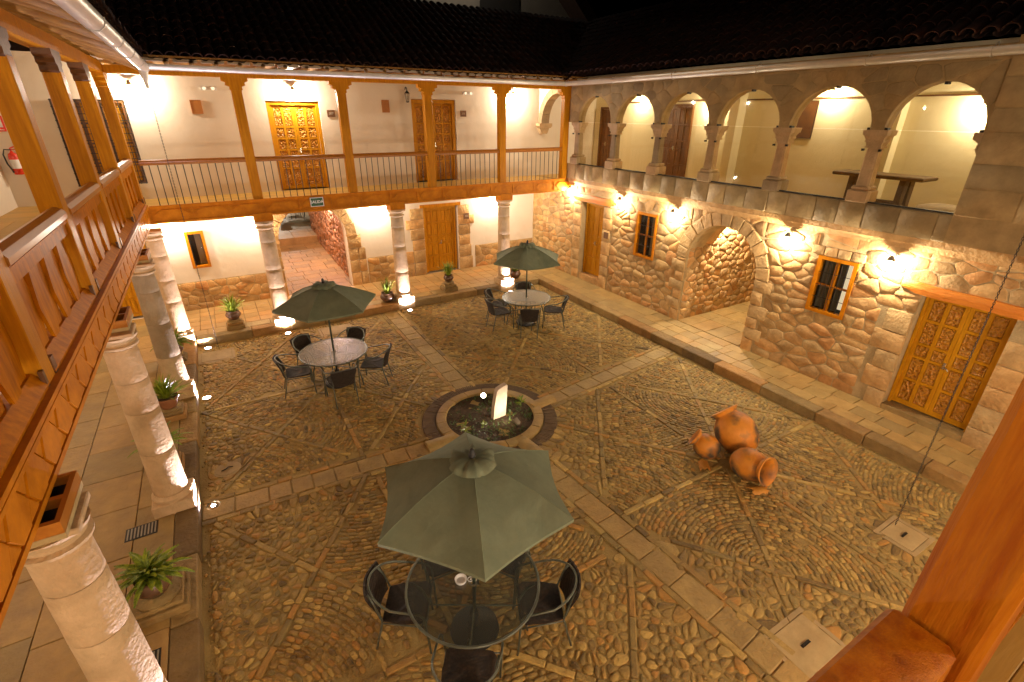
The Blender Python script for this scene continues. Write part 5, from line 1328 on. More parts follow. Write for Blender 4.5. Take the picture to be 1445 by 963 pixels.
# ================================================================ ROOFS
def roof(parent, ex0, ex1, F3, nrow, nobj, pitch=.215, row=.36, vfun=None, t0=.3):
    """F3(u, s, h): along the eave, up the slope, off the slope"""
    n = int((ex1-ex0)/pitch); covers = []; pans = MB(); base = MB()
    for i in range(n+1):
        u = ex0+i*pitch
        for k in range(nrow):
            s0 = k*row-.05
            if vfun and not vfun(u, s0+row*.5): continue
            covers.append((k, u, s0))
            m = 5; vs = []
            for (ss, r) in ((s0, .075), (s0+row+.04, .085)):
                for j in range(m+1): th = PI+PI*j/m; vs.append(F3(u+pitch/2+r*math.cos(th), ss, .075+.055*math.sin(th)+.012*(ss > s0)))
            pans.add(vs, [(j, j+1, m+2+j, m+1+j) for j in range(m)], 0, U(0, 1))
    covers.sort(key=lambda c: c[0])
    rest = MB()
    for q, (k, u, s0) in enumerate(covers):
        mb = MB() if q < nobj else rest
        m = 6; vs = []; jit = U(-.012, .012); sj = U(-.02, .02); tt = U(0, 1)
        for (ss, r, hh) in ((s0+sj, .098, .030), (s0+row+.05, .080, .012)):
            for rr in (r, r-.014):
                for j in range(m+1): th = PI*j/m; vs.append(F3(u+jit+rr*math.cos(th), ss, .06+hh+rr*.85*math.sin(th)))
        c = m+1; fs = [(j, j+1, 2*c+j+1, 2*c+j) for j in range(m)]+[(c+j, 3*c+j, 3*c+j+1, c+j+1) for j in range(m)]+[(j, c+j, c+j+1, j+1) for j in range(m)]
        mb.add(vs, fs, 0, tt)
        if q < nobj: mb.build('roof_tile', 'roof_tile', parent, smooth='auto', fix=False)
    rest.build('roof_tile', 'roof_tile', parent, kind='stuff', fix=False); pans.build('roof_pan', 'roof_pan', parent, kind='stuff', fix=False)
sb = 1.92/3.65; cb = 1/math.hypot(1, sb)
FRB = lambda u, s, h: Vector((u, 12.36+s*cb-h*sb*cb, 5.90+s*sb*cb+h*cb))
rb = MB(); rb.add([FRB(-4, 0, .02), FRB(13, 0, .02), FRB(13, 4.12, .02), FRB(-4, 4.12, .02)], [(0, 1, 2, 3)]); 
rb.build('roof', 'roof_pan', bw)
roofb = [o for o in bw.children if o.name.startswith('roof')][0]
roof(roofb, -1.0, 12.5, FRB, 12, 290, vfun=lambda u, s: u < 9.05+s*cb*1.0)
mb = MB(); mb.add([(-4, 16, 7.86), (13, 16, 7.86), (13, 19.5, 6.2), (-4, 19.5, 6.2)], [(0, 1, 2, 3)]); mb.build('rear_roof_slope', 'roof_pan', bw)
FRR = lambda u, s, h: Vector((9.02+s*cb-h*sb*cb, u, 5.93+s*sb*cb+h*cb))
mb = MB(); mb.add([FRR(-3, 0, .02), FRR(12.4, 0, .02), FRR(16.2, 4.3, .02), FRR(-3, 4.3, .02)], [(0, 1, 2, 3)]); rr_ = mb.build('roof', 'roof_pan', sw)
roof(rr_, .2, 16, FRR, 12, 290, vfun=lambda u, s: u < 12.35+s*cb)
mb = MB(); FV = [(8.98+k*.5, 12.33+k*.5, 5.93+k*.5*sb+.03) for k in range(8)]; mb.tube(FV, .10, 8); mb.build('valley_flashing', 'roof_pan', bw)
# pale wedge boards under the tile ends
u = -.6
while u < 8.9:
    l = .40; mb = MB(); fbox(mb, FY(12.44), u, u+l, -.02, .02, 5.872+U(-.004, .004), 5.925); mb.build('eaves_fill', 'plaster', bw); u += .46
# left wing roof (above the eaves boards)
FRL = lambda u, s, h: Vector((-.62-s*.958+h*.0, u, 5.90+s*.287+h))
mb = MB(); mb.add([FRL(-2, 0, 0), FRL(16, 0, 0), FRL(16, 4.2, 0), FRL(-2, 4.2, 0)], [(0, 1, 2, 3)]); rl_ = mb.build('roof', 'roof_pan', lw)
roof(rl_, -1, 12.2, FRL, 9, 120)

# gutters
def gutter(label, pts, joints, r=.082, sup=None):
    t = thing('gutter', label, 'gutter', pts[0], 'zinc gutters under the eaves')
    pts = [Vector(p) for p in pts]; L_ = (pts[-1]-pts[0]).length; d = (pts[-1]-pts[0]).normalized(); s = 0; side = d.cross(Vector((0, 0, 1)))
    k = 0
    while s < L_-.05:
        l = min(joints*U(.8, 1.2), L_-s); rr = r*(1+.0*k); mb = MB(); vs = []; m = 12; 
        a = pts[0]+d*s+Vector((0, 0, U(-.004, .004))); b = pts[0]+d*(s+l)
        for (p, r2) in ((a, r), (b, r), (b, r-.006), (a, r-.006)):
            for j in range(m+1):
                th = PI*.93+PI*1.14*j/m; vs.append(p+side*r2*math.cos(th)+Vector((0, 0, r2*math.sin(th))))
        c = m+1; fs = [(q*c+j, q*c+j+1, (q+1)*c+j+1, (q+1)*c+j) for q in range(3) for j in range(m)]
        mb.add(vs, fs); mb.build('gutter_section', 'gutter_metal', t, smooth='auto')
        mb = MB(); vs = []
        for x in (-.012, .012):
            for r2 in (r+.001, r+.009):
                for j in range(m+1): th = PI*.93+PI*1.14*j/m; vs.append(a+d*x+side*r2*math.cos(th)+Vector((0, 0, r2*math.sin(th))))
        fs = [(q0*c+j, q0*c+j+1, q1*c+j+1, q1*c+j) for q0, q1 in ((0, 1), (1, 3), (3, 2)) for j in range(m)]
        mb.add(vs, fs); mb.build('joint_ring', 'gutter_metal', t, smooth='auto')
        mb = MB(); side2 = side; mb.tube([a+d*.02+side*(-r), a+d*.02+Vector((0, 0, .075))-side*r*.2, a+d*.02+side*r], .006, 4); mb.build('strap', 'gutter_metal', t)
        s += l; k += 1
    return t
gutter('zinc gutter along the left eaves running towards the viewer', [(-.62, 12.33, 5.765), (-.62, -.5, 5.765)], 1.5, r=.092)
gutter('zinc gutter along the back eaves', [(-.60, 12.32, 5.79), (8.98, 12.32, 5.80)], 1.9)
gutter('zinc gutter along the right eaves over the arcade', [(8.98, 12.30, 5.80), (8.98, -.5, 5.80)], 1.7, r=.088)
def hang_chain(x, y, z1, label, fun=True):
    t = thing('rain_chain', label, 'chain', (x, y, z1), 'hanging rain chains')
    if fun: MB().lathe([(.075, .0), (.06, -.10), (.032, -.20), (.03, -.30)], 12, M=Matrix.Translation((x, y, z1)), caps=False).build('funnel', 'gutter_metal', t, smooth=True)
    mb = MB(); z = z1-.28; k = 0
    while z > .03:
        pts = []
        for j in range(8):
            a = 2*PI*j/8; dx = .0085*math.cos(a); dz = .018*math.sin(a)
            pts.append((x+(dx if k % 2 else 0), y+(0 if k % 2 else dx), z-.018+dz))
        mb.tube(pts, .0032, 4, closed=True); z -= .029; k += 1
    mb.build('chain_links', 'black_iron', t, fix=False)
hang_chain(-.64, 12.27, 5.70, 'thin rain chain hanging from the far left gutter corner')
hang_chain(6.97, 1.62, 5.75, 'rain chain hanging at the right in front of the carved door', fun=True)
# short valley spout over the right chain (outside the view above)
tag(MB().box(6.9, 7.04, .1, 1.7, 5.76, 5.80).build('roof_spout', 'gutter_metal', None), 'zinc spout carrying the right rain chain', 'spout')

# house behind the ridge
hs = thing('neighbour_house', 'pale gabled house dimly seen above the dark back roof', 'house', (14, 25, 0))
mb = MB(); mb.prism([(6, 0), (21.5, 0), (21.5, 7.2), (19.3, 9.2), (15.2, 12.4), (6, 12.4)], 0, .4, FY(25, 1)); mb.build('wall', 'plaster_grey', hs)
mb = MB(); mb.prism([(19.0, 9.0), (21.9, 6.7), (22.2, 7.0), (15.2, 13.1), (15.0, 12.7)], .0, 1.2, FY(25, -1)); mb.build('roof', 'roof_pan', hs)
mb = MB(); fbox(mb, FY(25), 12.6, 15.5, 0, .5, 8.6, 9.6); fbox(mb, FY(25), 12.4, 15.8, 0, .9, 9.2, 9.4); mb.build('balcony', 'black_iron', hs)
mb = MB(); fbox(mb, FY(25), 12.9, 15.1, .0, .05, 9.6, 12.0); mb.build('window', 'dark_interior', hs)
tag(MB().box(17.3, 17.42, 24.3, 24.4, 7, 9.5).build('roof_pole', 'black_iron', None), 'thin dark pole above the back roof before the pale house', 'pole')

# ================================================================ LAMPS
sconce(FB, 2.26, 5.56, 'upper wall lamp right above the carved door 207', P_UP)
sconce(FB, -1.10, 5.58, 'upper wall lamp in the far left corner behind the gallery post', P_UP)
sconce(FB, 8.71, 5.62, 'upper wall lamp behind the fourth gallery post near the stone half arch', P_UP)
for (u, lb) in ((-1.15, 'ground floor wall lamp under the gallery in the far left corner'), (.66, 'ground floor wall lamp under the gallery right of the narrow window'), (3.93, 'ground floor wall lamp between the passage arch and the back column'), (7.91, 'ground floor wall lamp right of the 106 room sign')):
    sconce(FB, u, 2.60, lb, P_LOW)
for (u, z, lb) in ((12.62, 2.98, 'wall lamp on the stone wall in the far right corner'), (10.36, 2.93, 'wall lamp on the stone wall at the near end of the pale lintel'), (8.45, 2.90, 'wall lamp on the stone wall left of the passage arch'), (5.49, 2.90, 'wall lamp on the stone wall left of the lit window'), (3.66, 2.86, 'wall lamp on the stone wall between the lit window and the orange lintel')):
    sconce(FR, u, z, lb, P_LOW*.66)
FCL = FX(12.2)
for (u, z, lb) in ((6.75, 5.55, 'corridor lamp at the top of the fifth arch'), (4.0, 5.25, 'corridor lamp seen through the last arch'), (9.9, 5.35, 'corridor lamp seen through the third arch'), (12.6, 5.55, 'corridor lamp seen through the second arch')):
    sconce(FCL, u, z, lb, 80, group='wall lamps in the glazed corridor')
sconce(FY(24.9), 11.5, 12.3, 'added lamp high on the pale neighbouring house', 260, group='added lamps outside the courtyard', out=1.3)  # lamp added above the view to brighten the house wall
pw = thing('patio_wall', 'white wall closing the far patio beyond the passage', 'wall', (3, 33, 0)); MB().box(-2, 9, 33, 33.3, 0, 5).build('wall', 'plaster', pw)
sconce(FY(33), 2.6, 3.3, 'added lamp on the wall of the far patio', 900, group='passage lamps')  # lamp added to light the patio behind the passage
sconce(FY(7.93), 10.9, 2.80, 'lamp high on the wall inside the side passage', 300, group='passage lamps')
sconce(lambda u, d, z: FPR(u, d, z), 17.6, 2.75, 'pinkish lamp on the far passage wall', 330, (1.0, .66, .60), group='passage lamps')
sconce(lambda u, d, z: FPR(u, d, z), 21.4, 2.6, 'second lamp deep in the far passage', 70, (1.0, .62, .5), group='passage lamps')
for (u, lb) in ((11.6, 'lower left wing lamp, far'), (7.3, 'lower left wing lamp, middle'), (2.8, 'lower left wing lamp, near')): sconce(FLW, u, 2.60, lb.replace('lower left wing lamp', 'added wall lamp under the left gallery'), P_LOW*.38)  # unseen lamps added to brighten the left paving
for (u, lb) in ((9.3, 'far'), (4.9, 'middle'), (1.0, 'near')): sconce(FLW, u, 5.4, 'added upper wall lamp of the left gallery, '+lb, P_UP*.4)  # added fill lamps along the left upper gallery, not in view
FFW = FY(-2.36, 1)
for (u, lb) in ((.2, 'left'), (4.2, 'middle'), (7.6, 'right')):
    sconce(FFW, u, 5.35, 'added unseen upper wall lamp behind the viewer, '+lb, P_UP*.6); sconce(FFW, u, 2.6, 'added unseen lower wall lamp under the near gallery, '+lb, P_LOW*2.0)  # unseen fill lamps added on the near side of the court

# ================================================================ GARDEN FURNITURE
def arcpts(cx, cy, r, a0, a1, z, n, ry=None):
    ry = ry or r
    return [Vector((cx+r*math.cos(a0+(a1-a0)*i/n), cy+ry*math.sin(a0+(a1-a0)*i/n), z)) for i in range(n+1)]
def make_chair():
    """faces +x; origin at the middle of the footprint"""
    t = thing('garden_chair', 'x', 'chair', (0, 0, 0))
    # seat
    mb = MB(); n = 8; vs = []
    out = []
    for (x, y) in ((-.20, -.20), (-.20, .20), (.0, .235), (.19, .24), (.235, .20), (.24, 0), (.235, -.20), (.19, -.24), (.0, -.235)): out.append((x, y))
    P0 = [(x, y, .415+.01*(x > .15)) for x, y in out]; P1 = [(x*.98, y*.98, .445-.02*(x < -.1)) for x, y in out]
    k = len(out); vs = P0+P1+[(0, 0, .425), (0, 0, .405)]
    mb.add(vs, [(i, (i+1) % k, k+(i+1) % k, k+i) for i in range(k)]+[(k+i, k+(i+1) % k, 2*k) for i in range(k)]+[((i+1) % k, i, 2*k+1) for i in range(k)]); mb.build('seat', 'rattan', t, smooth='auto')
    # curved backrest panel, leaning back
    mb = MB(); m = 8; rows = 5; vs = []
    for (off) in (0, .018):
        for r in range(rows+1):
            h = r/rows
            for j in range(m+1):
                a = PI+(-.62+1.24*j/m)*(1-.12*(1-h)); R_ = .235+.055*h+off
                vs.append((R_*math.cos(a)*1.05-.0-.055*h*h+.0, R_*math.sin(a)*1.35*(1-.06*(h > .9)), .42+.37*h-.025*abs(j-m/2)/(m/2)*(h > .5)*h))
    c = m+1; w_ = c*(rows+1)
    fs = [(r*c+j, r*c+j+1, (r+1)*c+j+1, (r+1)*c+j) for r in range(rows) for j in range(m)]+[(w_+r*c+j, w_+(r+1)*c+j, w_+(r+1)*c+j+1, w_+r*c+j+1) for r in range(rows) for j in range(m)]
    fs += [(rows*c+j, rows*c+j+1, w_+rows*c+j+1, w_+rows*c+j) for j in range(m)]+[(r*c, (r+1)*c, w_+(r+1)*c, w_+r*c) for r in range(rows)]+[(r*c+m, w_+r*c+m, w_+(r+1)*c+m, (r+1)*c+m) for r in range(rows)]
    mb.add(vs, fs); mb.build('backrest', 'rattan', t, smooth='auto')
    # hoop: front leg - arm - round the back - arm - front leg
    R = []
    for s_ in (1,):
        R += [Vector((.27, -.255, 0)), Vector((.255, -.27, .30)), Vector((.24, -.285, .56)), Vector((.20, -.29, .625)), Vector((.12, -.295, .645))]
        R += [Vector((-.30*math.sin(a)*1.12+.0, -.295*math.cos(a), .65+.13*math.sin(a))) for a in [PI*q/14 for q in range(1, 14)]]
        R += [Vector((.12, .295, .645)), Vector((.20, .29, .625)), Vector((.24, .285, .56)), Vector((.255, .27, .30)), Vector((.27, .255, 0))]
    mb = MB(); mb.tube(R, .0115, 7); mb.build('arm_frame', 'chair_frame', t, smooth=True)
    mb = MB()
    for s_ in (-1, 1): mb.tube([(-.29, s_*.20, 0), (-.23, s_*.20, .25), (-.195, s_*.195, .41), (-.25, s_*.19, .62), (-.31, s_*.17, .76)], .011, 7)
    mb.build('rear_leg', 'chair_frame', t, smooth=True)
    mb = MB(); mb.tube([(.25, -.265, .40), (.24, -.23, .405), (.24, .23, .405), (.25, .265, .40)], .010, 6); mb.tube([(-.20, -.2, .39), (.23, -.25, .39)], .009, 6); mb.tube([(-.20, .2, .39), (.23, .25, .39)], .009, 6); mb.build('seat_frame', 'chair_frame', t, smooth=True)
    return t
TBL = [(1.43, 3.15, .66), (1.40, 9.27, .64), (6.38, 10.05, .62)]
CH = [(0, [(150, .70, 'left woven chair at the nearest table'), (-30, .70, 'right woven chair at the nearest table'), (-121, .72, 'woven chair with its back to the viewer at the nearest table, cut by the frame'), (32, .70, 'woven chair half hidden by the nearest umbrella, right rear of the table'), (92, .70, 'woven chair mostly hidden by the nearest umbrella, left rear of the table')]),
      (1, [(176, .72, 'dark woven chair at the left side of the back left table'), (-94, .72, 'dark woven chair with its back to us at the back left table'), (-26, .76, 'dark woven chair at the right side of the back left table'), (52, .72, 'dark woven chair at the far right of the back left table, near the passage'), (118, .74, 'dark woven chair at the far left of the back left table')]),
      (2, [(172, .74, 'dark woven chair at the left of the far right table'), (-116, .70, 'dark woven chair nearest us at the far right table'), (-40, .72, 'dark woven chair at the right of the far right table'), (62, .74, 'dark woven chair behind the far right table, right one'), (128, .78, 'dark woven chair behind the far right table, left one')])]
proto = make_chair(); first = True
for ti, lst in CH:
    tx, ty, tr = TBL[ti]
    for ang, r, lb in lst:
        o = proto if first else copy_tree(proto); first = False
        a = math.radians(ang); o.location = (tx+r*math.cos(a), ty+r*math.sin(a), .022); o.rotation_euler = (0, 0, a+PI+U(-.12, .12))
        o["label"] = lb; o["group"] = 'woven garden chairs round the tables'
def make_table(r):
    t = thing('garden_table', 'x', 'table', (0, 0, 0))
    MB().lathe([(.028, .712), (r-.012, .712), (r-.012, .720), (.028, .720)], 48, caps=False).build('glass_top', 'table_glass', t, smooth='auto')
    MB().tube(arcpts(0, 0, r, 0, 2*PI*47/48, .712, 47), .014, 7, closed=True).build('rim', 'chair_frame', t, smooth=True)
    MB().lathe([(.03, .70), (.045, .705), (.045, .73), (.03, .735)], 14, caps=False).build('hole_ring', 'steel', t)
    for k in range(4):
        a = PI/4+PI/2*k; c_, s_ = math.cos(a), math.sin(a)
        pts = [(q*c_, q*s_, z) for q, z in ((r-.10, .0), (r-.13, .22), (r-.20, .45), (r-.13, .62), (r-.04, .70))]
        MB().tube(pts, .013, 7).build('leg', 'chair_frame', t, smooth=True)
    mb = MB(); q = (r-.16)
    for k in range(2): a = PI/4+PI/2*k; mb.tube([(q*math.cos(a), q*math.sin(a), .36+k*.024), (-q*math.cos(a), -q*math.sin(a), .36+k*.024)], .009, 6)
    mb.build('cross_brace', 'chair_frame', t)
    return t
def make_umbrella(base, rim, R, rot, top=.36, lean=(0, 0)):
    t = thing('garden_umbrella', 'x', 'umbrella', (0, 0, 0))
    tip = rim+top
    MB().lathe([(.25, .0), (.26, .02), (.25, .06), (.10, .09), (.05, .10), (.045, .30), (.03, .31)], 28).build('base', 'black_plastic', t, smooth='auto')
    MB().tube([(0, 0, .05), (lean[0], lean[1], tip+.01)], .018, 10).build('pole', 'umbrella_pole', t, smooth=True)
    lx, ly = lean
    n = 8
    def pt(k, s, q):           # radial fraction s (0 centre..1 rim), q 0..1 between rib k and k+1
        a0 = rot+PI/3*k; a1 = a0+PI/3
        p0 = Vector((math.cos(a0), math.sin(a0), 0)); p1 = Vector((math.cos(a1), math.sin(a1), 0))
        p = p0.lerp(p1, q)*R*s
        bow = -.05*math.sin(PI*q)*s; p *= (1-.055*math.sin(PI*q)*s**2)
        z = tip-.015-(top-.0)*(s**1.12)+.035*math.sin(PI*s)-.035*math.sin(PI*q)*s*(1-.15*s)
        return Vector((p.x+lx, p.y+ly, z))
    for k in range(6):
        vs = []; g_ = 6
        for i in range(n+1):
            for j in range(g_+1): vs.append(pt(k, .12+.88*i/n, j/g_))
        hem = [pt(k, 1, j/g_)+Vector((0, 0, -.030)) for j in range(g_+1)]
        c = g_+1; base_ = len(vs); vs += hem
        fs = [(i*c+j, i*c+j+1, (i+1)*c+j+1, (i+1)*c+j) for i in range(n) for j in range(g_)]+[(n*c+j, n*c+j+1, base_+j+1, base_+j) for j in range(g_)]
        o = MB().add(vs, fs, 0, U(0, 1)); ob = o.build('canopy_panel', 'canopy', t, smooth='auto', fix=False)
        mb = MB(); mb.tube([pt(k, s, 0)+Vector((0, 0, .004)) for s in (.12, .35, .6, .85, 1.0)], .0045, 4); mb.build('seam', 'canopy', t)
        mb = MB(); mb.tube([pt(k, s, 0)+Vector((0, 0, -.014)) for s in (.05, .4, .75, .99)], .006, 5); mb.tube([pt(k, .5, 0)+Vector((0, 0, -.02)), (lx*.85, ly*.85, rim-.08)], .005, 5); mb.build('rib', 'umbrella_pole', t)
    # puckered vent cap
    m = 40; vs = []
    for (r, z, wv) in ((.03, tip+.018, 0), (.08, tip+.020, .008), (.14, tip+.012, .020), (.19, tip-.012, .028), (.205, tip-.045, .030)):
        for j in range(m): a = 2*PI*j/m; q = wv*.7*math.sin(6*a+1)+wv*.7*math.sin(13*a)+wv*.5*U(-1, 1); vs.append((lx+(r+q*.6)*math.cos(a), ly+(r+q*.6)*math.sin(a), z+q*.6))
    MB().add(vs, [(i*m+j, i*m+(j+1) % m, (i+1)*m+(j+1) % m, (i+1)*m+j) for i in range(4) for j in range(m)], 0, .2).build('vent_cap', 'canopy', t, smooth=True)
    MB().lathe([(.032, tip+.02), (.034, tip+.045), (.022, tip+.05), (.026, tip+.075), (.016, tip+.10), (.004, tip+.108)], 12, M=Matrix.Translation((lx, ly, 0))).build('finial', 'black_plastic', t, smooth=True)
    return t
UM = [(1.90, .93, 9, (0.03, -.02)), (1.77, .94, 0, (0, -.05)), (1.74, .92, -3, (0.0, 0.0))]
TL = ['nearest round glass topped table under the big green umbrella', 'back left round table with pebbled glass top', 'far right round table with pale reflecting glass top']
UL = ['nearest olive green umbrella seen from above', 'olive green umbrella over the back left table', 'olive green umbrella over the far right table by the stone wing']
for i, (x, y, r) in enumerate(TBL):
    t = make_table(r); t.location = (x, y, .02); t.rotation_euler = (0, 0, (.25, .1, .5)[i]); t["label"] = TL[i]; t["group"] = 'round glass garden tables'
    rim, R_, rot, ln = UM[i]; t = make_umbrella(0, rim, R_, math.radians(rot), .36 if i == 0 else .35, ln); t.location = (x, y, .02); t["label"] = UL[i]; t["group"] = 'olive green garden umbrellas'
t = thing('ashtray', 'small clear glass ashtray with a ring handle on the nearest table', 'ashtray', (1.33, 3.22, .742)); M = Matrix.Translation((1.33, 3.22, .744))
MB().lathe([(.035, 0), (.055, .002), (.062, .035), (.055, .035), (.045, .010), (.001, .008)], 16, M=M, caps=False).build('bowl', 'white_paint', t, smooth='auto')
MB().tube(arcpts(1.42, 3.185, .028, 0, 2*PI*11/12, .752, 11), .005, 5, closed=True).build('ring_handle', 'white_paint', t)
# table and chairs in the far patio, seen through the passage
for (x, y, a) in ((3.2, 27.2, 0),):
    t = make_table(.62); t.location = (x, y, .24); t["label"] = 'distant pale round table seen through the arched passage'; t["group"] = 'furniture in the far patio'
    for k, lb in enumerate(('left', 'near left', 'near right', 'right', 'rear')):
        o = copy_tree(proto); an = math.radians((185, 235, 300, 350, 90)[k]); o.location = (x+.85*math.cos(an), y+.85*math.sin(an), .24); o.rotation_euler = (0, 0, an+PI); o["label"] = 'distant chair in the far patio, %s side of the table' % lb; o["group"] = 'furniture in the far patio'

# ================================================================ CLAY JARS
def jar(x, y, z, prof, tilt, az, label, sc=1.0, mt='clay', dent=.012):
    t = thing('clay_jar', label, 'jar', (x, y, 0), 'three toppled clay jars on the cobbles')
    M = Matrix.Translation((x, y, z)) @ Matrix.Rotation(az, 4, 'Z') @ Matrix.Rotation(tilt, 4, 'Y') @ Matrix.Scale(sc, 4)
    n = 32
    mb = MB(); vs = []
    for i, (r, h) in enumerate(prof):
        for j in range(n): a = 2*PI*j/n; q = r*(1+dent*math.sin(3*a+h*5)+dent*.6*math.sin(5*a-h*7)); vs.append(M @ Vector((q*math.cos(a), q*math.sin(a), h)))
    mb.add(vs, [(i*n+j, i*n+(j+1) % n, (i+1)*n+(j+1) % n, (i+1)*n+j) for i in range(len(prof)-1) for j in range(n)]+[tuple(range(n-1, -1, -1))])
    mb.build('body', mt, t, smooth=True, fix=False)
    return t, M
PB = [(.06, -.30), (.14, -.285), (.22, -.22), (.275, -.12), (.30, 0), (.295, .10), (.26, .20), (.205, .27), (.175, .30), (.17, .325)]
t, M = jar(6.52, 3.80, .315, PB, math.radians(48), math.radians(94), 'biggest clay jar, sooty orange, leaning back with its mouth away', 1.08)
def lip(t, M, r0, h0, r1, h1, th=.02):
    mb = MB(); mb.lathe([(r0, h0-.005), ((r0+r1)/2-.003, (h0+h1)/2), (r1, h1), (r1+.006, h1+.012), (r1-.012, h1+.018), ((r0+r1)/2-.022, (h0+h1)/2), (r0-.025, h0), (r0-.03, h0-.10)], 32, M=M, caps=False, wob=.006); mb.build('rim', 'clay', t, smooth=True, fix=False)
    MB().lathe([(r0-.028, h0-.05), (r0+.03, h0-.16), (.001, h0-.30)], 24, M=M, caps=False).build('dark_inside', 'dark_interior', t, smooth=True)  # near-black lining paints the shade inside the jar mouth
lip(t, M, .17, .325, .215, .37)
PM = [(.05, -.22), (.12, -.20), (.175, -.14), (.21, -.05), (.215, .04), (.19, .13), (.15, .18), (.128, .20), (.125, .215)]
t, M = jar(6.13, 3.29, .215, PM, math.radians(76), math.radians(-92), 'front clay jar lying on its side with its open mouth to the right', 1.14)
lip(t, M, .14, .215, .19, .275)
PS = [(.04, -.17), (.10, -.155), (.15, -.10), (.178, -.02), (.175, .06), (.15, .12), (.115, .155), (.10, .17)]
t, M = jar(5.98, 3.92, .18, PS, math.radians(62), math.radians(120), 'smallest clay jar at the left with a blackened side', 1.12)
lip(t, M, .10, .17, .14, .21)
for (x, y, rz, lb, w_) in ((5.74, 3.74, .9, 'broken curved tile shard beside the smallest jar', .11), (5.98, 2.98, -.35, 'broken curved tile shard in front of the lying jar', .12)):
    t = thing('tile_shard', lb, 'tile', (x, y, 0), 'broken tile shards by the jars'); M = Matrix.Translation((x, y, -.02)) @ Matrix.Rotation(rz, 4, 'Z') @ Matrix.Rotation(.08, 4, 'Y')
    mb = MB(); m = 8; vs = []
    for rr in (.085, .072):
        for xx in (-w_, -.02, w_*.9+.03):
            for j in range(m+1): a = PI*(.08+.84*j/m); vs.append(M @ Vector((xx+.025*math.sin(j*1.9+xx*9), rr*1.05*math.cos(a), rr*.85*math.sin(a))))
    c = m+1; h_ = 3*c
    fs = [(i*c+j, i*c+j+1, (i+1)*c+j+1, (i+1)*c+j) for i in range(2) for j in range(m)]+[(h_+i*c+j, h_+(i+1)*c+j, h_+(i+1)*c+j+1, h_+i*c+j+1) for i in range(2) for j in range(m)]
    fs += [(j, h_+j, h_+j+1, j+1) for j in range(m)]+[(2*c+j, 2*c+j+1, h_+2*c+j+1, h_+2*c+j) for j in range(m)]+[(i*c, (i+1)*c, h_+(i+1)*c, h_+i*c) for i in range(2)]+[(i*c+m, h_+i*c+m, h_+(i+1)*c+m, (i+1)*c+m) for i in range(2)]
    mb.add(vs, fs); mb.build('curved_tile', 'clay_plain', t, smooth='auto')

# ================================================================ POTTED PLANTS
def frond_mesh(kind, L_, wd):
    mb = MB()
    if kind == 'fern':
        dv = Vector((1, 0, 1.5)).normalized(); p = Vector((0, 0, 0)); n = 12; pts = []
        for i in range(n+1): pts.append(p.copy()); dv = (dv+Vector((0, 0, -.13))).normalized(); p = p+dv*L_/n
        mb.tube(pts, [.0035]*n+[.001], 4, 0, .3)
        for i in range(1, n+1):
            for s_ in (-1, 1):
                l = wd*math.sin(PI*min(1, (i+1)/(n+1.5)))*1.1+.008; d = (pts[min(i+1, n)]-pts[i-1]).normalized()
                for q in (0, .5):
                    o = pts[i]-d*q*L_/n; tip = o+Vector((0, s_*l, 0))+d*l*.55+Vector((0, 0, .006)); b_ = d*.010
                    mb.add([o-b_, o+b_, (o+tip)/2+d*.012, tip, (o+tip)/2-d*.008], [(0, 1, 2, 3, 4)], 0, U(0, 1))
    else:
        blade(mb, (0, 0, 0), (1, 0, 1.7), L_, wd, .9, 6, U(0, 1))
    return mb
FRONDS = {}
def plant(name, label, cat, x, y, z, pot_r, pot_h, pot_mt, kind, nfr, L_, wd, leafmt, group, belly=True, up=(.3, 1.0), Lv=.25):
    t = thing(name, label, cat, (x, y, z), group); M = Matrix.Translation((x, y, z))
    if belly: prof = [(.55*pot_r, 0), (.62*pot_r, .01), (pot_r, .42*pot_h), (1.02*pot_r, .6*pot_h), (.78*pot_r, .88*pot_h), (.84*pot_r, .97*pot_h), (.86*pot_r, pot_h), (.76*pot_r, pot_h), (.70*pot_r, .85*pot_h)]
    else: prof = [(.62*pot_r, 0), (.65*pot_r, .01), (.9*pot_r, .8*pot_h), (1.0*pot_r, .82*pot_h), (1.02*pot_r, pot_h), (.92*pot_r, pot_h), (.86*pot_r, .85*pot_h)]
    MB().lathe(prof, 24, M=M, caps=False).build('pot', pot_mt, t, smooth='auto')
    MB().lathe([(.78*pot_r, .88*pot_h), (.001, .92*pot_h)], 16, M=M, caps=False).build('soil', 'soil', t)
    key = (kind, leafmt, L_)
    if key not in FRONDS:
        lst = []
        for v in range(3):
            o = frond_mesh(kind, L_*(1-.12*v), wd*(1+.15*v)).build('frond', leafmt, None, loc=(0, 0, 0), fix=False); lst.append(o.data); bpy.data.objects.remove(o)
        FRONDS[key] = lst
    for k in range(nfr):
        me = FRONDS[key][k % 3]; o = bpy.data.objects.new('frond', me); COL.objects.link(o); o.parent = t
        a = 2.4*k+U(-.3, .3); inner = k/nfr
        o.location = (.30*pot_r*math.cos(a)*(1-inner), .30*pot_r*math.sin(a)*(1-inner), pot_h*.9)
        pitch = -(up[0]+(up[1]-up[0])*inner)+U(-.15, .15)+.35
        o.rotation_euler = (U(-.3, .3), pitch, a); s_ = U(1-Lv, 1+Lv*.5); o.scale = (s_, s_, s_)
    return t
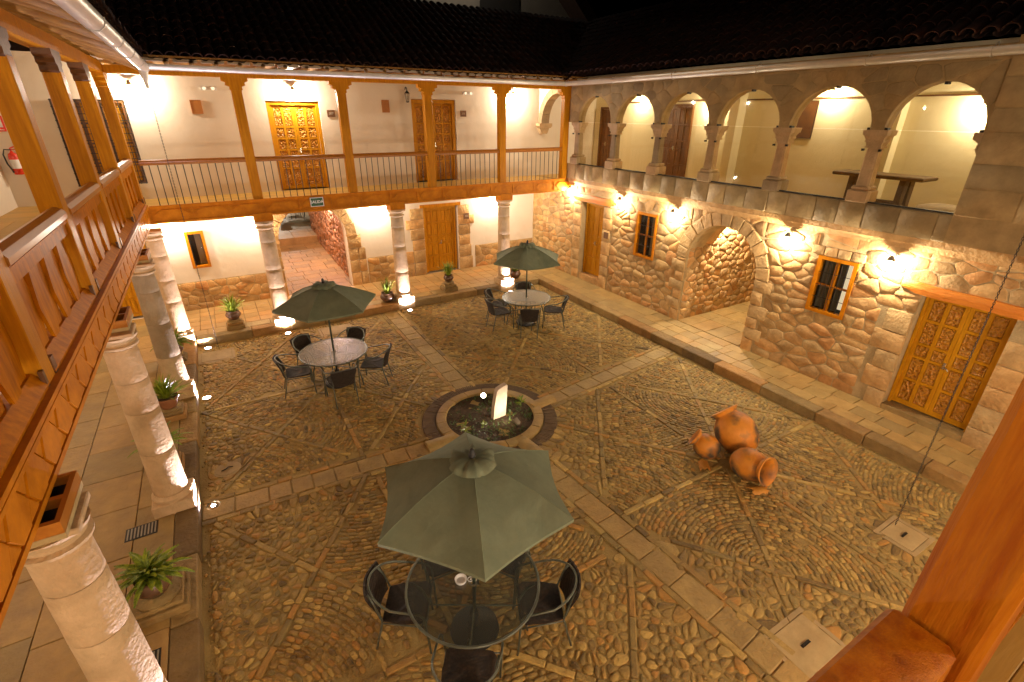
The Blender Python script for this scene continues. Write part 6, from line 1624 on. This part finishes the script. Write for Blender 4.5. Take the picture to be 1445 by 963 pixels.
def pedestal(x, y, z, w_, h, label, steps=True):
    t = thing('plant_pedestal', label, 'pedestal', (x, y, z), 'stone blocks carrying the potted plants'); 
    MB().bbox(x-w_, x+w_, y-w_*.95, y+w_*.95, z-.01, z+h*.45, .015, 0, U(0, 1)).build('lower_block', 'column_stone' if steps == 2 else 'curb', t, smooth='auto')
    MB().bbox(x-w_*.85, x+w_*.85, y-w_*.8, y+w_*.8, z+h*.45+.002, z+h*.72, .012, 0, U(0, 1)).build('middle_block', 'curb', t, smooth='auto')
    MB().lathe([(w_*.78, z+h*.72+.002), (w_*.80, z+h*.86), (w_*.6, z+h)], 20, 0, .5, M=Matrix.Translation((x, y, 0))).build('disc_stone', 'curb', t, smooth='auto')
    return z+h
G1 = 'potted plants along the galleries'
z = pedestal(-1.40, 5.02, PZ, .27, .20, 'low worn stone block nearest the viewer on the left paving'); plant('potted_fern', 'bright green potted fern nearest the viewer between the first two left columns', 'potted plant', -1.40, 5.00, z, .17, .24, 'pot_dark', 'fern', 70, .34, .022, 'leaf', G1, up=(.0, 1.1))
z = pedestal(-1.42, 7.62, PZ, .20, .20, 'stone block partly hidden behind the second left column'); plant('potted_fern', 'potted fern half hidden behind the second left column', 'potted plant', -1.42, 7.60, z, .15, .2, 'pot_dark', 'fern', 40, .40, .02, 'leaf', G1, up=(.1, .8))
z = pedestal(-1.44, 9.22, PZ, .24, .20, 'square stone block under the spiky plant in the brown pot'); plant('potted_plant', 'light green spiky plant in a brown terracotta pot by the third left column', 'potted plant', -1.42, 9.20, z, .18, .2, 'pot_brown', 'blade', 110, .42, .013, 'leaf', G1, belly=False, up=(-.1, 1.2))
z = pedestal(-1.42, 11.7, PZ, .20, .14, 'stone block behind the third left column'); plant('potted_fern', 'darker potted fern between the third left column and the corner column', 'potted plant', -1.40, 11.7, z, .16, .22, 'pot_dark', 'fern', 60, .42, .022, 'leaf', G1, up=(.0, 1.0))
z = pedestal(-.20, 13.05, PZ, .20, .22, 'stone block in front of the narrow window wall'); plant('potted_plant', 'spiky green plant in a dark glazed pot below the narrow window', 'potted plant', -.20, 13.05, z, .17, .22, 'pot_dark', 'blade', 100, .42, .013, 'leaf', G1, up=(.0, 1.2))
plant('potted_plant', 'pale green plant in a shiny dark pot left of the back middle column', 'potted plant', 3.62, 13.0, PZ, .2, .26, 'pot_dark', 'blade', 80, .45, .010, 'leaf', G1, up=(.4, 1.3))
z = pedestal(5.52, 13.05, PZ, .21, .28, 'stepped stone block before the ground floor door'); plant('potted_plant', 'arching green plant in a dark pot before the ground floor door', 'potted plant', 5.52, 13.05, z, .15, .2, 'pot_dark', 'blade', 80, .46, .011, 'leaf', G1, up=(.3, 1.2))
plant('potted_plant', 'small green plant in a round dark pot right of the last back column', 'potted plant', 7.86, 13.1, PZ, .19, .26, 'pot_dark', 'blade', 70, .36, .014, 'leaf', G1, up=(.2, 1.2))
bpy.context.view_layer.update()
